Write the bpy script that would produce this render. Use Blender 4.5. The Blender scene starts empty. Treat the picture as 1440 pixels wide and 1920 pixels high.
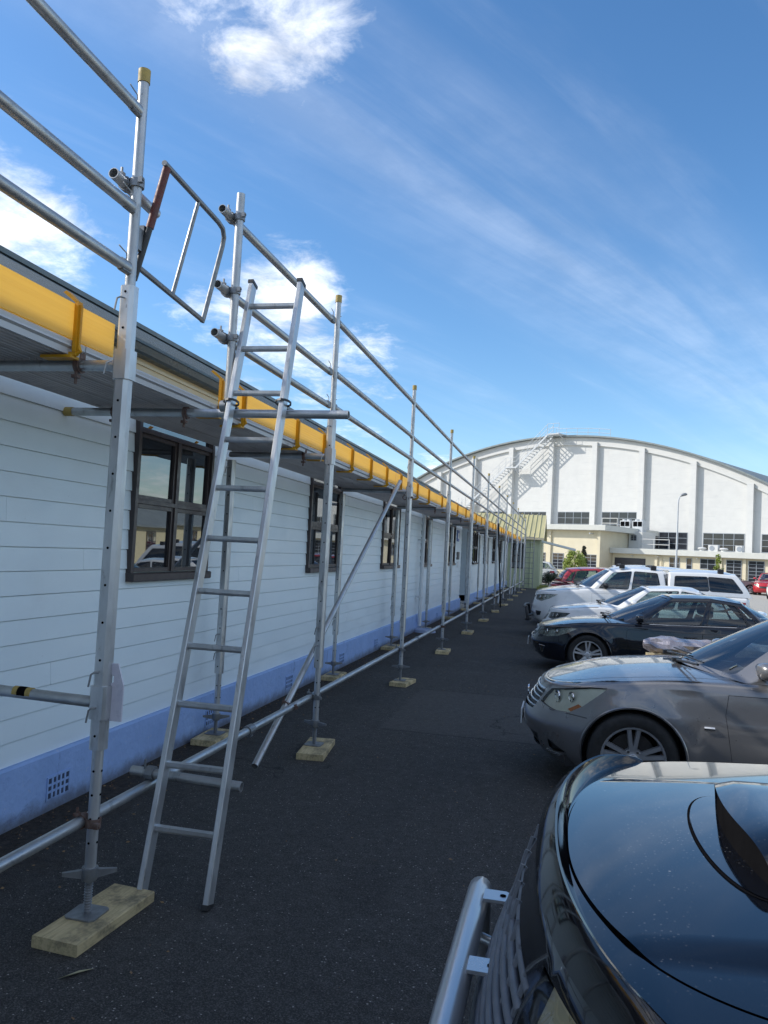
import bpy, bmesh, math, random
from mathutils import Vector, Matrix
from mathutils.geometry import delaunay_2d_cdt
import numpy as np
random.seed(7)
rng = np.random.default_rng(7)
S = bpy.context.scene
COL = S.collection
pi = math.pi

# ------------------------------------------------------------------ camera
CAMH = 1.65
YAW, PITCH, ROLL, FPX = 0.22552, 0.04897, 0.05174, 1470.77
fw = Vector((-math.sin(YAW)*math.cos(PITCH), math.cos(YAW)*math.cos(PITCH), math.sin(PITCH)))
rt = Vector((math.cos(YAW), math.sin(YAW), 0))
up = rt.cross(fw)
rt2 = rt*math.cos(ROLL) + up*math.sin(ROLL)
up2 = -rt*math.sin(ROLL) + up*math.cos(ROLL)
cam = bpy.data.cameras.new('camera')
camo = bpy.data.objects.new('camera', cam); COL.objects.link(camo)
camo.matrix_world = Matrix(((rt2.x, up2.x, -fw.x, 0), (rt2.y, up2.y, -fw.y, 0), (rt2.z, up2.z, -fw.z, CAMH), (0, 0, 0, 1)))
cam.sensor_fit = 'HORIZONTAL'; cam.sensor_width = 36; cam.lens = FPX/1440*36
cam.clip_start = 0.02; cam.clip_end = 5000
S.camera = camo

# ------------------------------------------------------------------ light
SUN = Vector((1, .15, -.70)).normalized()          # direction the light travels
elev = math.asin(-SUN.z)
W = bpy.data.worlds.new('World'); S.world = W; W.use_nodes = True
SUN_STRENGTH, SKY_STRENGTH, EXPOSURE = 2.0, 0.088, 1.17
sl = bpy.data.lights.new('sun', 'SUN'); sl.energy = SUN_STRENGTH; sl.angle = math.radians(.53); sl.color = (1, .955, .88)
so = bpy.data.objects.new('sun', sl); COL.objects.link(so)
so.rotation_euler = SUN.to_track_quat('-Z', 'Y').to_euler(); so.location = (-20, -3, 20)
S.view_settings.view_transform = 'Standard'; S.view_settings.look = 'None'
S.view_settings.exposure = EXPOSURE; S.view_settings.gamma = 1; S.view_settings.use_curve_mapping = False


class NT:
    def __init__(s, tree): s.t = tree; s.n = tree.nodes; s.l = tree.links
    def new(s, ty, **kw):
        n = s.n.new(ty)
        for k, v in kw.items():
            if k.startswith('i_'): s.set(n, k[2:], v)
            else: setattr(n, k, v)
        return n
    def set(s, n, key, v):
        k = int(key) if key.isdigit() else key.replace('_', ' ')
        inp = n.inputs[k]
        if hasattr(v, 'is_output'): s.l.new(v, inp)
        else: inp.default_value = v
    def math(s, op, a, b=None, c=None, clamp=False):
        n = s.n.new('ShaderNodeMath'); n.operation = op; n.use_clamp = clamp
        for i, v in enumerate((a, b, c)):
            if v is None: continue
            if hasattr(v, 'is_output'): s.l.new(v, n.inputs[i])
            else: n.inputs[i].default_value = v
        return n.outputs[0]
    def vmath(s, op, a, b=None):
        n = s.n.new('ShaderNodeVectorMath'); n.operation = op
        for i, v in enumerate((a, b)):
            if v is None: continue
            if hasattr(v, 'is_output'): s.l.new(v, n.inputs[i])
            else: n.inputs[i].default_value = v
        return n.outputs['Value'] if op in ('DOT_PRODUCT', 'LENGTH') else n.outputs[0]
    def noise(s, vec, scale, detail=4, rough=.55, dist=0):
        n = s.n.new('ShaderNodeTexNoise'); n.inputs['Scale'].default_value = scale
        n.inputs['Detail'].default_value = detail; n.inputs['Roughness'].default_value = rough; n.inputs['Distortion'].default_value = dist
        if vec is not None: s.l.new(vec, n.inputs['Vector'])
        return n.outputs[0]
    def ramp(s, fac, stops):
        n = s.n.new('ShaderNodeValToRGB'); s.l.new(fac, n.inputs[0])
        e = n.color_ramp.elements
        while len(e) < len(stops): e.new(.5)
        for x, (p, c) in zip(e, stops):
            x.position = p; x.color = c if len(c) == 4 else (*c, 1)
        return n.outputs[0]
    def mix(s, fac, a, b, ty='RGBA', blend='MIX'):
        n = s.n.new('ShaderNodeMix'); n.data_type = ty; n.blend_type = blend
        for i, v in ((0, fac), (6, a), (7, b)):
            if hasattr(v, 'is_output'): s.l.new(v, n.inputs[i])
            else: n.inputs[i].default_value = v if i == 0 else (*v[:3], 1)
        return n.outputs[2]
    def mapr(s, v, a, b, c=0, d=1, smooth=True):
        n = s.n.new('ShaderNodeMapRange'); n.interpolation_type = 'SMOOTHSTEP' if smooth else 'LINEAR'
        s.l.new(v, n.inputs[0])
        for i, x in enumerate((a, b, c, d)): n.inputs[i+1].default_value = x
        return n.outputs[0]


# sky: Nishita with procedural clouds mixed in by direction
w = NT(W.node_tree); w.n.clear()
sky = w.new('ShaderNodeTexSky', sky_type='NISHITA', sun_disc=False)
sky.sun_elevation = elev; sky.sun_rotation = math.atan2(-SUN.x, -SUN.y)
sky.altitude = 0; sky.air_density = 1.0; sky.dust_density = .45; sky.ozone_density = 3.0
tc = w.new('ShaderNodeTexCoord').outputs['Generated']
sep = w.new('ShaderNodeSeparateXYZ', i_0=tc)
zc_ = w.math('MAXIMUM', sep.outputs[2], .0)
den = w.math('ADD', zc_, .16)
cmb = w.new('ShaderNodeCombineXYZ', i_0=w.math('DIVIDE', sep.outputs[0], den), i_1=w.math('DIVIDE', sep.outputs[1], den), i_2=3.7)
puff = w.math('ADD', w.math('MULTIPLY', w.noise(cmb.outputs[0], 2.3, 3, .5, .2), .5), w.math('MULTIPLY', w.noise(cmb.outputs[0], 8.0, 10, .66, .3), .5))
big = w.noise(cmb.outputs[0], .55, 3, .5)
blobs = None
for (d, r0, r1, k) in [((-.33, .745, .60), .06, .24, .42), ((-.575, .69, .449), .01, .10, .28), ((-.60, .735, .335), .03, .22, .35),
                       ((-.352, .898, .263), .03, .18, .41), ((-.27, .945, .20), .03, .19, .42), ((-.45, .86, .25), .02, .12, .34), ((.245, .91, .345), .01, .09, .42), ((.066, .98, .187), .0, .045, .27),
                       ((-.15, .98, .10), .02, .16, .36)]:
    d = Vector(d).normalized()
    dist = w.vmath('LENGTH', w.vmath('SUBTRACT', w.vmath('NORMALIZE', tc), tuple(d)))
    m = w.mapr(dist, r0, r1, k, 0)
    blobs = m if blobs is None else w.math('MAXIMUM', blobs, m)
# clears cloud over the view; denser unseen cloud outside is added fill light
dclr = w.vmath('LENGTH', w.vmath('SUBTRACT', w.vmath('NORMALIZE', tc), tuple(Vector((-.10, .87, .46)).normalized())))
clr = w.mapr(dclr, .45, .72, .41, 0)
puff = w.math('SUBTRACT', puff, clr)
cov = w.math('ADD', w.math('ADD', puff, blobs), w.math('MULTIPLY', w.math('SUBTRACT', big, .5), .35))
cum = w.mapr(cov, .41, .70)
# thin cirrus band
dA, dB = Vector((-.257, .822, .508)), Vector((.219, .953, .211)); nb = dA.cross(dB).normalized()
bd = w.math('ABSOLUTE', w.vmath('DOT_PRODUCT', w.vmath('NORMALIZE', tc), tuple(nb)))
wr_ = w.new('ShaderNodeMapping', i_Vector=cmb.outputs[0]); wr_.inputs['Rotation'].default_value = (0, 0, -.944)
wav = w.new('ShaderNodeMapping', i_Vector=wr_.outputs[0]); wav.inputs['Scale'].default_value = (.45, 3.6, 1)
stre = w.noise(wav.outputs[0], 1.6, 7, .6, .4)
band = w.math('MULTIPLY', w.mapr(bd, 0, .15, 1, 0), w.mapr(stre, .30, .72, .12, 1))
thin = w.math('MULTIPLY', w.mapr(stre, .45, .85), .10)
cl = w.math('MAXIMUM', cum, w.math('MAXIMUM', w.math('MULTIPLY', band, .18), thin))
cl = w.math('MULTIPLY', cl, w.mapr(sep.outputs[2], -.01, .06))
shade = w.mapr(w.noise(cmb.outputs[0], 5.0, 8, .62), .32, .66, .60, 1.0)
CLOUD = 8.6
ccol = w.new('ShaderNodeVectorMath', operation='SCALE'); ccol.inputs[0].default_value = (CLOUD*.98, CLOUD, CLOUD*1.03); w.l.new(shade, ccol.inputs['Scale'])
hsv = w.new('ShaderNodeHueSaturation', i_Color=sky.outputs[0], i_Saturation=1.2)
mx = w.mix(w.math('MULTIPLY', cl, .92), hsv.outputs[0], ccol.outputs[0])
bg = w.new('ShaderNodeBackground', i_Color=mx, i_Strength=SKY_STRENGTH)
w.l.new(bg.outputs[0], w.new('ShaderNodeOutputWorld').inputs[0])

# ------------------------------------------------------------------ materials
MATS = {}
def mat(name, c1, c2=None, scale=6, rough=.6, metal=0, bump=0, bscale=60, coat=0, spec=.5, stretch=(1, 1, 1), rr=.1, lo=.35, hi=.68, rnd=0, extra=None, world=False, trans=0):
    if name in MATS: return MATS[name]
    m = bpy.data.materials.new(name); m.use_nodes = True
    t = NT(m.node_tree); b = t.n['Principled BSDF']
    co = t.new('ShaderNodeNewGeometry').outputs['Position'] if world else t.new('ShaderNodeTexCoord').outputs['Object']
    mp = t.new('ShaderNodeMapping', i_Vector=co); mp.inputs['Scale'].default_value = stretch
    v = mp.outputs[0]
    c2 = c2 or tuple(x*.82 for x in c1)
    n = t.noise(v, scale, 6, .6)
    col = t.ramp(n, [(lo, c1), (hi, c2)])
    if rnd:
        oi = t.new('ShaderNodeObjectInfo').outputs['Random']
        hs = t.new('ShaderNodeHueSaturation', i_Color=col, i_Value=t.mapr(oi, 0, 1, 1-rnd, 1+rnd, False))
        col = hs.outputs[0]
    if extra: col = extra(t, v, col, b)
    t.l.new(col, b.inputs['Base Color'])
    t.l.new(t.mapr(t.noise(v, scale*2.3, 4), .3, .7, max(.02, rough-rr), min(1, rough+rr)), b.inputs['Roughness'])
    b.inputs['Metallic'].default_value = metal
    b.inputs['Specular IOR Level'].default_value = spec
    if coat:
        b.inputs['Coat Weight'].default_value = coat; b.inputs['Coat Roughness'].default_value = .03
    if trans:
        tl = t.new('ShaderNodeBsdfTranslucent', i_Color=col); ms = t.new('ShaderNodeMixShader', i_0=trans, i_1=b.outputs[0], i_2=tl.outputs[0])
        t.l.new(ms.outputs[0], t.n['Material Output'].inputs[0])
    if bump:
        bn = t.new('ShaderNodeBump', i_Strength=bump, i_Distance=.01, i_Height=t.noise(v, bscale, 5, .6))
        t.l.new(bn.outputs[0], b.inputs['Normal'])
    MATS[name] = m
    return m

def glass(name, tint=(.35, .42, .42), refl=1.45, rough=.0):
    m = bpy.data.materials.new(name); m.use_nodes = True
    t = NT(m.node_tree); t.n.clear()
    fr = t.new('ShaderNodeFresnel', i_IOR=refl)
    tr = t.new('ShaderNodeBsdfTransparent', i_Color=(*tint, 1))
    co = t.new('ShaderNodeTexCoord').outputs['Object']
    gl = t.new('ShaderNodeBsdfGlossy', i_Color=(1, 1, 1, 1)); 
    t.l.new(t.mapr(t.noise(co, 4, 3), .3, .7, rough, rough+.02), gl.inputs['Roughness'])
    ms = t.new('ShaderNodeMixShader', i_0=fr.outputs[0], i_1=tr.outputs[0], i_2=gl.outputs[0])
    t.l.new(ms.outputs[0], t.new('ShaderNodeOutputMaterial').inputs[0])
    MATS[name] = m
    return m

# ------------------------------------------------------------------ mesh helpers
class MB:
    def __init__(s): s.v = []; s.f = []
    def add(s, vs, fs):
        o = len(s.v); s.v += [tuple(map(float, p)) for p in vs]; s.f += [tuple(i+o for i in f) for f in fs]; return s
    def box(s, x0, x1, y0, y1, z0, z1, M=None, bev=0):
        if bev:
            bv = bev; out = []
            for (x, y, z) in [(x0, y0, z0), (x1, y0, z0), (x1, y1, z0), (x0, y1, z0)]: pass
            # octagonal-prism style bevel along the longest axis
            ext = [(x1-x0, 0), (y1-y0, 1), (z1-z0, 2)]; ax = max(ext)[1]
            lo = [x0, y0, z0]; hi = [x1, y1, z1]; a, c = [i for i in range(3) if i != ax]
            ring = [(lo[a]+bv, lo[c]), (hi[a]-bv, lo[c]), (hi[a], lo[c]+bv), (hi[a], hi[c]-bv), (hi[a]-bv, hi[c]), (lo[a]+bv, hi[c]), (lo[a], hi[c]-bv), (lo[a], lo[c]+bv)]
            vs = []
            for e in (lo[ax], hi[ax]):
                for (p, q) in ring:
                    t = [0, 0, 0]; t[ax] = e; t[a] = p; t[c] = q; vs.append(t)
            fs = [(i, (i+1) % 8, (i+1) % 8+8, i+8) for i in range(8)] + [tuple(range(7, -1, -1)), tuple(range(8, 16))]
        else:
            vs = [(x0, y0, z0), (x1, y0, z0), (x1, y1, z0), (x0, y1, z0), (x0, y0, z1), (x1, y0, z1), (x1, y1, z1), (x0, y1, z1)]
            fs = [(0, 3, 2, 1), (4, 5, 6, 7), (0, 1, 5, 4), (1, 2, 6, 5), (2, 3, 7, 6), (3, 0, 4, 7)]
        if M is not None: vs = [M @ Vector(p) for p in vs]
        return s.add(vs, fs)
    def tube(s, p0, p1, r, n=10, r1=None, cap=True, hollow=0):
        p0 = Vector(p0); p1 = Vector(p1); d = (p1-p0).normalized()
        a = d.orthogonal().normalized(); b = d.cross(a); r1 = r if r1 is None else r1
        vs = []
        for p, q in ((p0, r), (p1, r1)):
            vs += [p + (a*math.cos(2*pi*i/n) + b*math.sin(2*pi*i/n))*q for i in range(n)]
        fs = [(i, (i+1) % n, (i+1) % n+n, i+n) for i in range(n)]
        if hollow:
            for p, q, e in ((p0, r, d), (p1, r1, -d)):
                vs += [p + (a*math.cos(2*pi*i/n) + b*math.sin(2*pi*i/n))*q*.86 for i in range(n)]
                vs += [p + e*hollow + (a*math.cos(2*pi*i/n) + b*math.sin(2*pi*i/n))*q*.86 for i in range(n)]
            k = 2*n
            fs += [((i+1) % n, i, k+i, k+(i+1) % n) for i in range(n)] + [(k+(i+1) % n, k+i, k+n+i, k+n+(i+1) % n) for i in range(n)] + [tuple(k+n+i for i in range(n))]
            k = 4*n
            fs += [(n+i, n+(i+1) % n, k+(i+1) % n, k+i) for i in range(n)] + [(k+i, k+(i+1) % n, k+n+(i+1) % n, k+n+i) for i in range(n)] + [tuple(k+n+i for i in range(n-1, -1, -1))]
        elif cap: fs += [tuple(range(n-1, -1, -1)), tuple(range(n, 2*n))]
        return s.add(vs, fs)
    def path(s, pts, r, n=8):
        pts = [Vector(p) for p in pts]; vs = []; prev = None
        for i, p in enumerate(pts):
            d = (pts[min(i+1, len(pts)-1)] - pts[max(i-1, 0)]).normalized()
            a = d.orthogonal().normalized() if prev is None else (prev - d*prev.dot(d)).normalized()
            prev = a; b = d.cross(a); rr = r[i] if isinstance(r, (list, tuple)) else r
            vs += [p + (a*math.cos(2*pi*k/n) + b*math.sin(2*pi*k/n))*rr for k in range(n)]
        fs = [(j*n+i, j*n+(i+1) % n, (j+1)*n+(i+1) % n, (j+1)*n+i) for j in range(len(pts)-1) for i in range(n)]
        fs += [tuple(range(n-1, -1, -1)), tuple(range((len(pts)-1)*n, len(pts)*n))]
        return s.add(vs, fs)
    def prism(s, poly, f0, f1):
        # poly: list of 2d; f0,f1: functions 2d->3d for both ends
        n = len(poly); vs = [f0(*p) for p in poly] + [f1(*p) for p in poly]
        fs = [(i, (i+1) % n, (i+1) % n+n, i+n) for i in range(n)] + [tuple(range(n-1, -1, -1)), tuple(range(n, 2*n))]
        return s.add(vs, fs)
    def lathe(s, prof, M, n=24, close=False):
        # prof: (r, h) ; axis = local z of M
        vs = [M @ Vector((r*math.cos(2*pi*i/n), r*math.sin(2*pi*i/n), h)) for (r, h) in prof for i in range(n)]
        m = len(prof); fs = []
        for j in range(m if close else m-1):
            k = (j+1) % m
            fs += [(j*n+i, j*n+(i+1) % n, k*n+(i+1) % n, k*n+i) for i in range(n)]
        return s.add(vs, fs)
    def quad(s, a, b, c, d): return s.add([a, b, c, d], [(0, 1, 2, 3)])
    def build(s, name, m, parent=None, smooth=False, loc=None, fixn=True):
        me = bpy.data.meshes.new(name); me.from_pydata(s.v, [], s.f); me.update()
        if fixn:
            bm = bmesh.new(); bm.from_mesh(me); bmesh.ops.recalc_face_normals(bm, faces=bm.faces); bm.to_mesh(me); bm.free()
        return mk(name, me, m, parent, smooth, loc)

def mk(name, me, m, parent=None, smooth=False, loc=None):
    o = bpy.data.objects.new(name, me); COL.objects.link(o)
    if m is not None and not me.materials: me.materials.append(m)
    if smooth:
        me.shade_smooth() if smooth is True else me.shade_smooth()
        if smooth is not True: me.set_sharp_from_angle(angle=math.radians(smooth))
    if loc is not None: o.location = loc
    if parent is not None: par(o, parent)
    return o

def par(o, p):
    o.parent = p
    if p.get('_w'):                                   # children given in world coordinates
        o.matrix_parent_inverse = Matrix.Translation(-Vector(p['_w']))

def thing(name, label, cat, loc=(0, 0, 0), rotz=0, group=None, world=True, scale=None):
    o = bpy.data.objects.new(name, None); COL.objects.link(o)
    o.empty_display_size = .2; o.location = loc; o.rotation_euler = (0, 0, rotz)
    if scale: o.scale = (scale,)*3
    o['label'] = label; o['category'] = cat
    if group: o['group'] = group
    if world: o['_w'] = tuple(float(x) for x in loc)
    return o

def tag(o, label, cat, group=None):
    o['label'] = label; o['category'] = cat
    if group: o['group'] = group
    return o

def dup(o, parent=None, loc=None, rot=None):
    c = o.copy(); COL.objects.link(c)
    if parent is not None: c.parent = parent
    if loc is not None: c.location = loc
    if rot is not None: c.rotation_euler = rot
    for k in list(o.children): dup(k, c)
    return c

# ------------------------------------------------------------------ ground
def asphalt_extra(t, v, col, b):
    fine = t.noise(v, 150, 3, .75)
    c = t.mix(t.mapr(fine, .52, .70), col, (.13, .13, .13), blend='MIX')
    vg = t.new('ShaderNodeTexVoronoi', i_Vector=v, i_Scale=190)
    sr = t.new('ShaderNodeSeparateColor', i_0=vg.outputs['Color'])
    c = t.mix(t.mapr(sr.outputs[0], .55, 1.0, 0, .55), c, (.15, .15, .145)); c = t.mix(t.mapr(sr.outputs[1], .6, 1.0, 0, .6), c, (.016, .016, .018))
    c = t.mix(t.math('GREATER_THAN', sr.outputs[2], .9955), c, (.34, .33, .31))
    oil = t.noise(v, .8, 4, .5, 1.2)
    c = t.mix(t.mapr(oil, .60, .75, 0, .22), c, (.016, .016, .017))
    big = t.noise(v, .35, 5, .6, .6)
    c = t.mix(t.mapr(big, .5, .72, 0, .5), c, (.030, .031, .034))
    pale = t.noise(v, 1.1, 6, .7, .3)
    c = t.mix(t.mapr(pale, .54, .74, 0, .5), c, (.09, .09, .088))
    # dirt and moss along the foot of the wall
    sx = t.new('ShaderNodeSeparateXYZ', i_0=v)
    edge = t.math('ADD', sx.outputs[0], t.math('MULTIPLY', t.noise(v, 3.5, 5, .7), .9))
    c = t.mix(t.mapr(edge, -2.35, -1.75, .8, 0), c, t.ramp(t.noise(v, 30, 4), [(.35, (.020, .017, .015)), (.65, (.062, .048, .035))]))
    vo = t.new('ShaderNodeTexVoronoi', i_Vector=v, i_Scale=26)
    c = t.mix(t.math('MULTIPLY', t.mapr(vo.outputs['Distance'], .06, .10, 1, 0), t.mapr(t.noise(v, 9, 2), .55, .62)), c, (.19, .185, .17))
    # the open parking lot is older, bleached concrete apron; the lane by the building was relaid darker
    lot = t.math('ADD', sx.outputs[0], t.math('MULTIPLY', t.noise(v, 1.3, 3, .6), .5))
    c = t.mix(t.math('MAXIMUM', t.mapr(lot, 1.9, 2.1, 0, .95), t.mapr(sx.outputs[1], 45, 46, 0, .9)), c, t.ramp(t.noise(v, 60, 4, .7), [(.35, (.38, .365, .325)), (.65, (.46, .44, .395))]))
    for yy in (7.2, 9.5):
        ln = t.math('ABSOLUTE', t.math('SUBTRACT', t.math('ADD', sx.outputs[1], t.math('MULTIPLY', t.noise(v, 2.5, 3), .08)), yy+.04))
        c = t.mix(t.math('MULTIPLY', t.mapr(ln, .0, .018, .8, 0), t.mapr(sx.outputs[0], -1.7, -1.6)), c, (.012, .012, .013))
    # an old trench reinstatement crossing the lane: different batch of asphalt
    pat = t.math('MULTIPLY', t.math('MULTIPLY', t.mapr(sx.outputs[1], 7.2, 7.26), t.mapr(sx.outputs[1], 9.5, 9.44)), t.mapr(sx.outputs[0], -1.62, -1.56))
    c = t.mix(t.math('MULTIPLY', pat, .5), c, (.085, .083, .080))
    vcr = t.new('ShaderNodeTexVoronoi', i_Scale=.22, feature='DISTANCE_TO_EDGE')
    wn = t.new('ShaderNodeTexNoise', i_Vector=v, i_Scale=1.7, i_Detail=5.0)
    t.l.new(t.vmath('ADD', v, wn.outputs['Color']), vcr.inputs['Vector'])
    c = t.mix(t.math('MULTIPLY', t.mapr(vcr.outputs['Distance'], .0, .0035, .85, 0), t.mapr(t.noise(v, .45, 3), .50, .58)), c, (.010, .010, .011))
    return c
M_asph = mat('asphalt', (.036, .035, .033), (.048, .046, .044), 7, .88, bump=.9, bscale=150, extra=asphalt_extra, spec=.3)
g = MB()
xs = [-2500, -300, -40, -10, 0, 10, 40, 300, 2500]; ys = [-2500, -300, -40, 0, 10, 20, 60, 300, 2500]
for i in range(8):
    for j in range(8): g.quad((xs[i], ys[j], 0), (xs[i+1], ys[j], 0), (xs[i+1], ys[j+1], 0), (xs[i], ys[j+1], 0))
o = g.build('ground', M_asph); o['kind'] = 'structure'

# ------------------------------------------------------------------ weatherboard building
XW = -2.95
def wall_extra(t, v, col, b):
    sx = t.new('ShaderNodeSeparateXYZ', i_0=t.new('ShaderNodeNewGeometry').outputs['Position'])
    n = t.noise(t.new('ShaderNodeNewGeometry').outputs['Position'], 2.2, 5, .65)
    c = t.mix(t.mapr(n, .5, .8, 0, .35), col, (.66, .71, .73))
    n2 = t.noise(t.new('ShaderNodeNewGeometry').outputs['Position'], 45, 3, .5)
    return t.mix(t.mapr(n2, .68, .8, 0, .35), c, (.45, .47, .47))
M_board = mat('painted_weatherboard', (.77, .85, .88), (.72, .81, .85), 3, .42, bump=.06, bscale=90, rnd=.008, extra=wall_extra)
def plinth_extra(t, v, col, b):
    n = t.noise(v, 5, 7, .72, .5)
    c = t.mix(t.mapr(n, .60, .68, 0, .6), col, (.15, .22, .42)); n3 = t.noise(v, 17, 6, .75); c = t.mix(t.mapr(n3, .62, .70, 0, .6), c, (.47, .55, .72))
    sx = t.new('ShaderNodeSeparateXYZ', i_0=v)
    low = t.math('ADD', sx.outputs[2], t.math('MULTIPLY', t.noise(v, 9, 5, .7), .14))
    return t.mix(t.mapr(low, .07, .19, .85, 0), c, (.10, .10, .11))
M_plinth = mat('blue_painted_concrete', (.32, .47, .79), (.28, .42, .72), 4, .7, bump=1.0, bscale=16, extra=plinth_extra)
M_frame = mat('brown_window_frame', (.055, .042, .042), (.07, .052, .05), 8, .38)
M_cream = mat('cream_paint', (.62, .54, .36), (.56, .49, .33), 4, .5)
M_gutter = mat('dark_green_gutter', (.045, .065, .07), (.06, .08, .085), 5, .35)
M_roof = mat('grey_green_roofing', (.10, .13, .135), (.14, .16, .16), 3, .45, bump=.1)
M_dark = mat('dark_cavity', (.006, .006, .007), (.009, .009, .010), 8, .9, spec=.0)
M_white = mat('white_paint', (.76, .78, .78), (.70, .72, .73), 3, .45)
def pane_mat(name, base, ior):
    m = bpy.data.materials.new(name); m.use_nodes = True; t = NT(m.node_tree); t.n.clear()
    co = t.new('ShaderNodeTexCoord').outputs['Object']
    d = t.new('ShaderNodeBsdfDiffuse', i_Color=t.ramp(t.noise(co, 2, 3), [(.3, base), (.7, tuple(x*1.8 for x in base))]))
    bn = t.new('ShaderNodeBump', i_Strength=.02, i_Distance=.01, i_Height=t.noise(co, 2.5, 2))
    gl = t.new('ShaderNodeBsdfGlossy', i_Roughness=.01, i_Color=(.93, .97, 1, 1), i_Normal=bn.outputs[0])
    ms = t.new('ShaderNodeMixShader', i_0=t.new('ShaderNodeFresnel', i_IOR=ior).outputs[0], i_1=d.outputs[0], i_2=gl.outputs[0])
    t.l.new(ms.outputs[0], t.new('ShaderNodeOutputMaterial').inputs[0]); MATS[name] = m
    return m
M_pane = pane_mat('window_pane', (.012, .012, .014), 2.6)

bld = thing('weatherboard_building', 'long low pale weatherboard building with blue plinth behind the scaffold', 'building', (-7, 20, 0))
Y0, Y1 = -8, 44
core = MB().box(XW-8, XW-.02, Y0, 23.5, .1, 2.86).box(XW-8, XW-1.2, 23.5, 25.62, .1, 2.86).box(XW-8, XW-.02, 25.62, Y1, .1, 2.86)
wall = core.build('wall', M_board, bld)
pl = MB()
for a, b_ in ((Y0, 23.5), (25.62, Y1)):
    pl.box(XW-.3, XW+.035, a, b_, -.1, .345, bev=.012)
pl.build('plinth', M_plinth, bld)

WINS = [(4.95, 6.17), (8.88, 10.2), (12.8, 14.15), (16.6, 17.8), (20.4, 21.9), (26.5, 27.9), (30.3, 31.6), (34.2, 35.7), (38.3, 39.7)]
WZ0, WZ1 = 1.37, 2.73
def board_mesh(h):
    key = 'b%.4f' % h
    if key in MATS: return MATS[key]
    me = bpy.data.meshes.new('board')
    b = MB().prism([(-.004, 0), (.021, 0), (.021, .004), (.011, h-.0045), (-.001, h-.0035), (-.001, h+.012), (-.004, h+.012)], lambda x, z: (x, 0, z), lambda x, z: (x, 1, z))
    me.from_pydata(b.v, [], b.f); me.update(); me.materials.append(M_board)
    bm = bmesh.new(); bm.from_mesh(me); bmesh.ops.recalc_face_normals(bm, faces=bm.faces); bm.to_mesh(me); bm.free()
    MATS[key] = me
    return me
def put_board(y0, y1, z, h):
    if y1-y0 < .04: return
    o = mk('board', board_mesh(h), None, wall, False, (XW-.0215+random.uniform(-.001, .001), y0+.0005, z)); o.scale = (1, y1-y0-.001, 1)
EX = .1365
courses = [(.338, .475-.338)] + [(.475+EX*k, EX) for k in range(17)]
far = MB()
for ci, (z, h) in enumerate(courses):
    h = min(h, 2.80-z)
    cuts = [-2.0] + [c for c in np.arange(-1.0+(ci*1.73) % 4.2, 23.3, 4.2) if c > -1.6] + [23.5]
    for a, b_ in zip(cuts[:-1], cuts[1:]):
        segs = [(a, b_)]
        for (wa, wb) in WINS:
            if z+h <= WZ0 or z >= WZ1: continue
            ns = []
            for (p, q) in segs:
                if q <= wa or p >= wb: ns.append((p, q)); continue
                if p < wa: ns.append((p, wa))
                if q > wb: ns.append((wb, q))
                if z < WZ0-.01: put_board(max(p, wa), min(q, wb), z, WZ0-z-.012)
            segs = ns
        for (p, q) in segs: put_board(p, q, z, h)
    segs = [(25.62, 44)]
    for (wa, wb) in WINS:
        if z+h <= WZ0+.07 or z >= WZ1: continue
        segs = [s for (p, q) in segs for s in ([(p, q)] if q <= wa or p >= wb else [(p, wa), (wb, q)])]
    for (p, q) in segs:
        far.prism([(XW-.021, z), (XW+.003, z), (XW-.012, z+h+.012), (XW-.021, z+h+.012)], lambda x, zz: (x, p, zz), lambda x, zz: (x, q, zz))
    # return wall of the recess, facing the camera
    far.prism([(25.62-.003, z), (25.62-.024, z), (25.62-.009, z+h), (25.62-.003, z+h)], lambda y, zz: (XW-1.2, y, zz), lambda y, zz: (XW-.02, y, zz))
fo = far.build('weatherboards', M_board, bld); fo['kind'] = 'stuff'

def window(y0, y1, detail=True):
    f = MB(); x0, x1 = XW-.02, XW+.03
    t = .038
    f.box(x0, x1, y0, y0+t, WZ0, WZ1); f.box(x0, x1, y1-t, y1, WZ0, WZ1)
    f.box(x0, x1+.004, y0+t, y1-t, WZ1-t, WZ1); f.box(x0, x1+.03, y0-.006, y1+.006, WZ0-.03, WZ0+.03, bev=.008)
    rows = [(WZ0+.035, 1.895), (1.925, 2.40), (2.43, WZ1-t)]
    for (a, b_) in zip(rows[:-1], rows[1:]): f.box(x0, x1-.004, y0+t, y1-t, a[1], b_[0])
    ym = (y0+y1)/2
    f.box(x0, x1-.006, ym-.02, ym+.02, WZ0+.035, rows[1][1])
    fr = f.build('window', M_frame, bld)
    for r, (za, zb) in enumerate(rows):
        for (ya, yb) in ([(y0+t, ym-.02), (ym+.02, y1-t)] if r < 2 else [(y0+t, y1-t)]):
            s = MB(); e = .033 if r < 2 else .012
            if detail:
                for (p, q, c, d) in ((ya, ya+e, za, zb), (yb-e, yb, za, zb), (ya+e, yb-e, za, za+e), (ya+e, yb-e, zb-e, zb)):
                    s.box(XW-.014, XW+.012, p+.002, q-.001, c+.002, d-.002)
                s.build('sash', M_frame, fr)
            mb = MB(); k = random.uniform(-.0025, .0025); k2 = random.uniform(-.0025, .0025)
            xx = XW-.005
            mb.add([(xx+k, ya+e, za+e), (xx-k, yb-e, za+e), (xx-k+k2, yb-e, zb-e), (xx+k+k2, ya+e, zb-e)], [(0, 1, 2, 3)])
            mb.build('pane', M_pane, fr, fixn=False)
for i, (a, b_) in enumerate(WINS): window(a, b_, i < 5)

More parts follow.
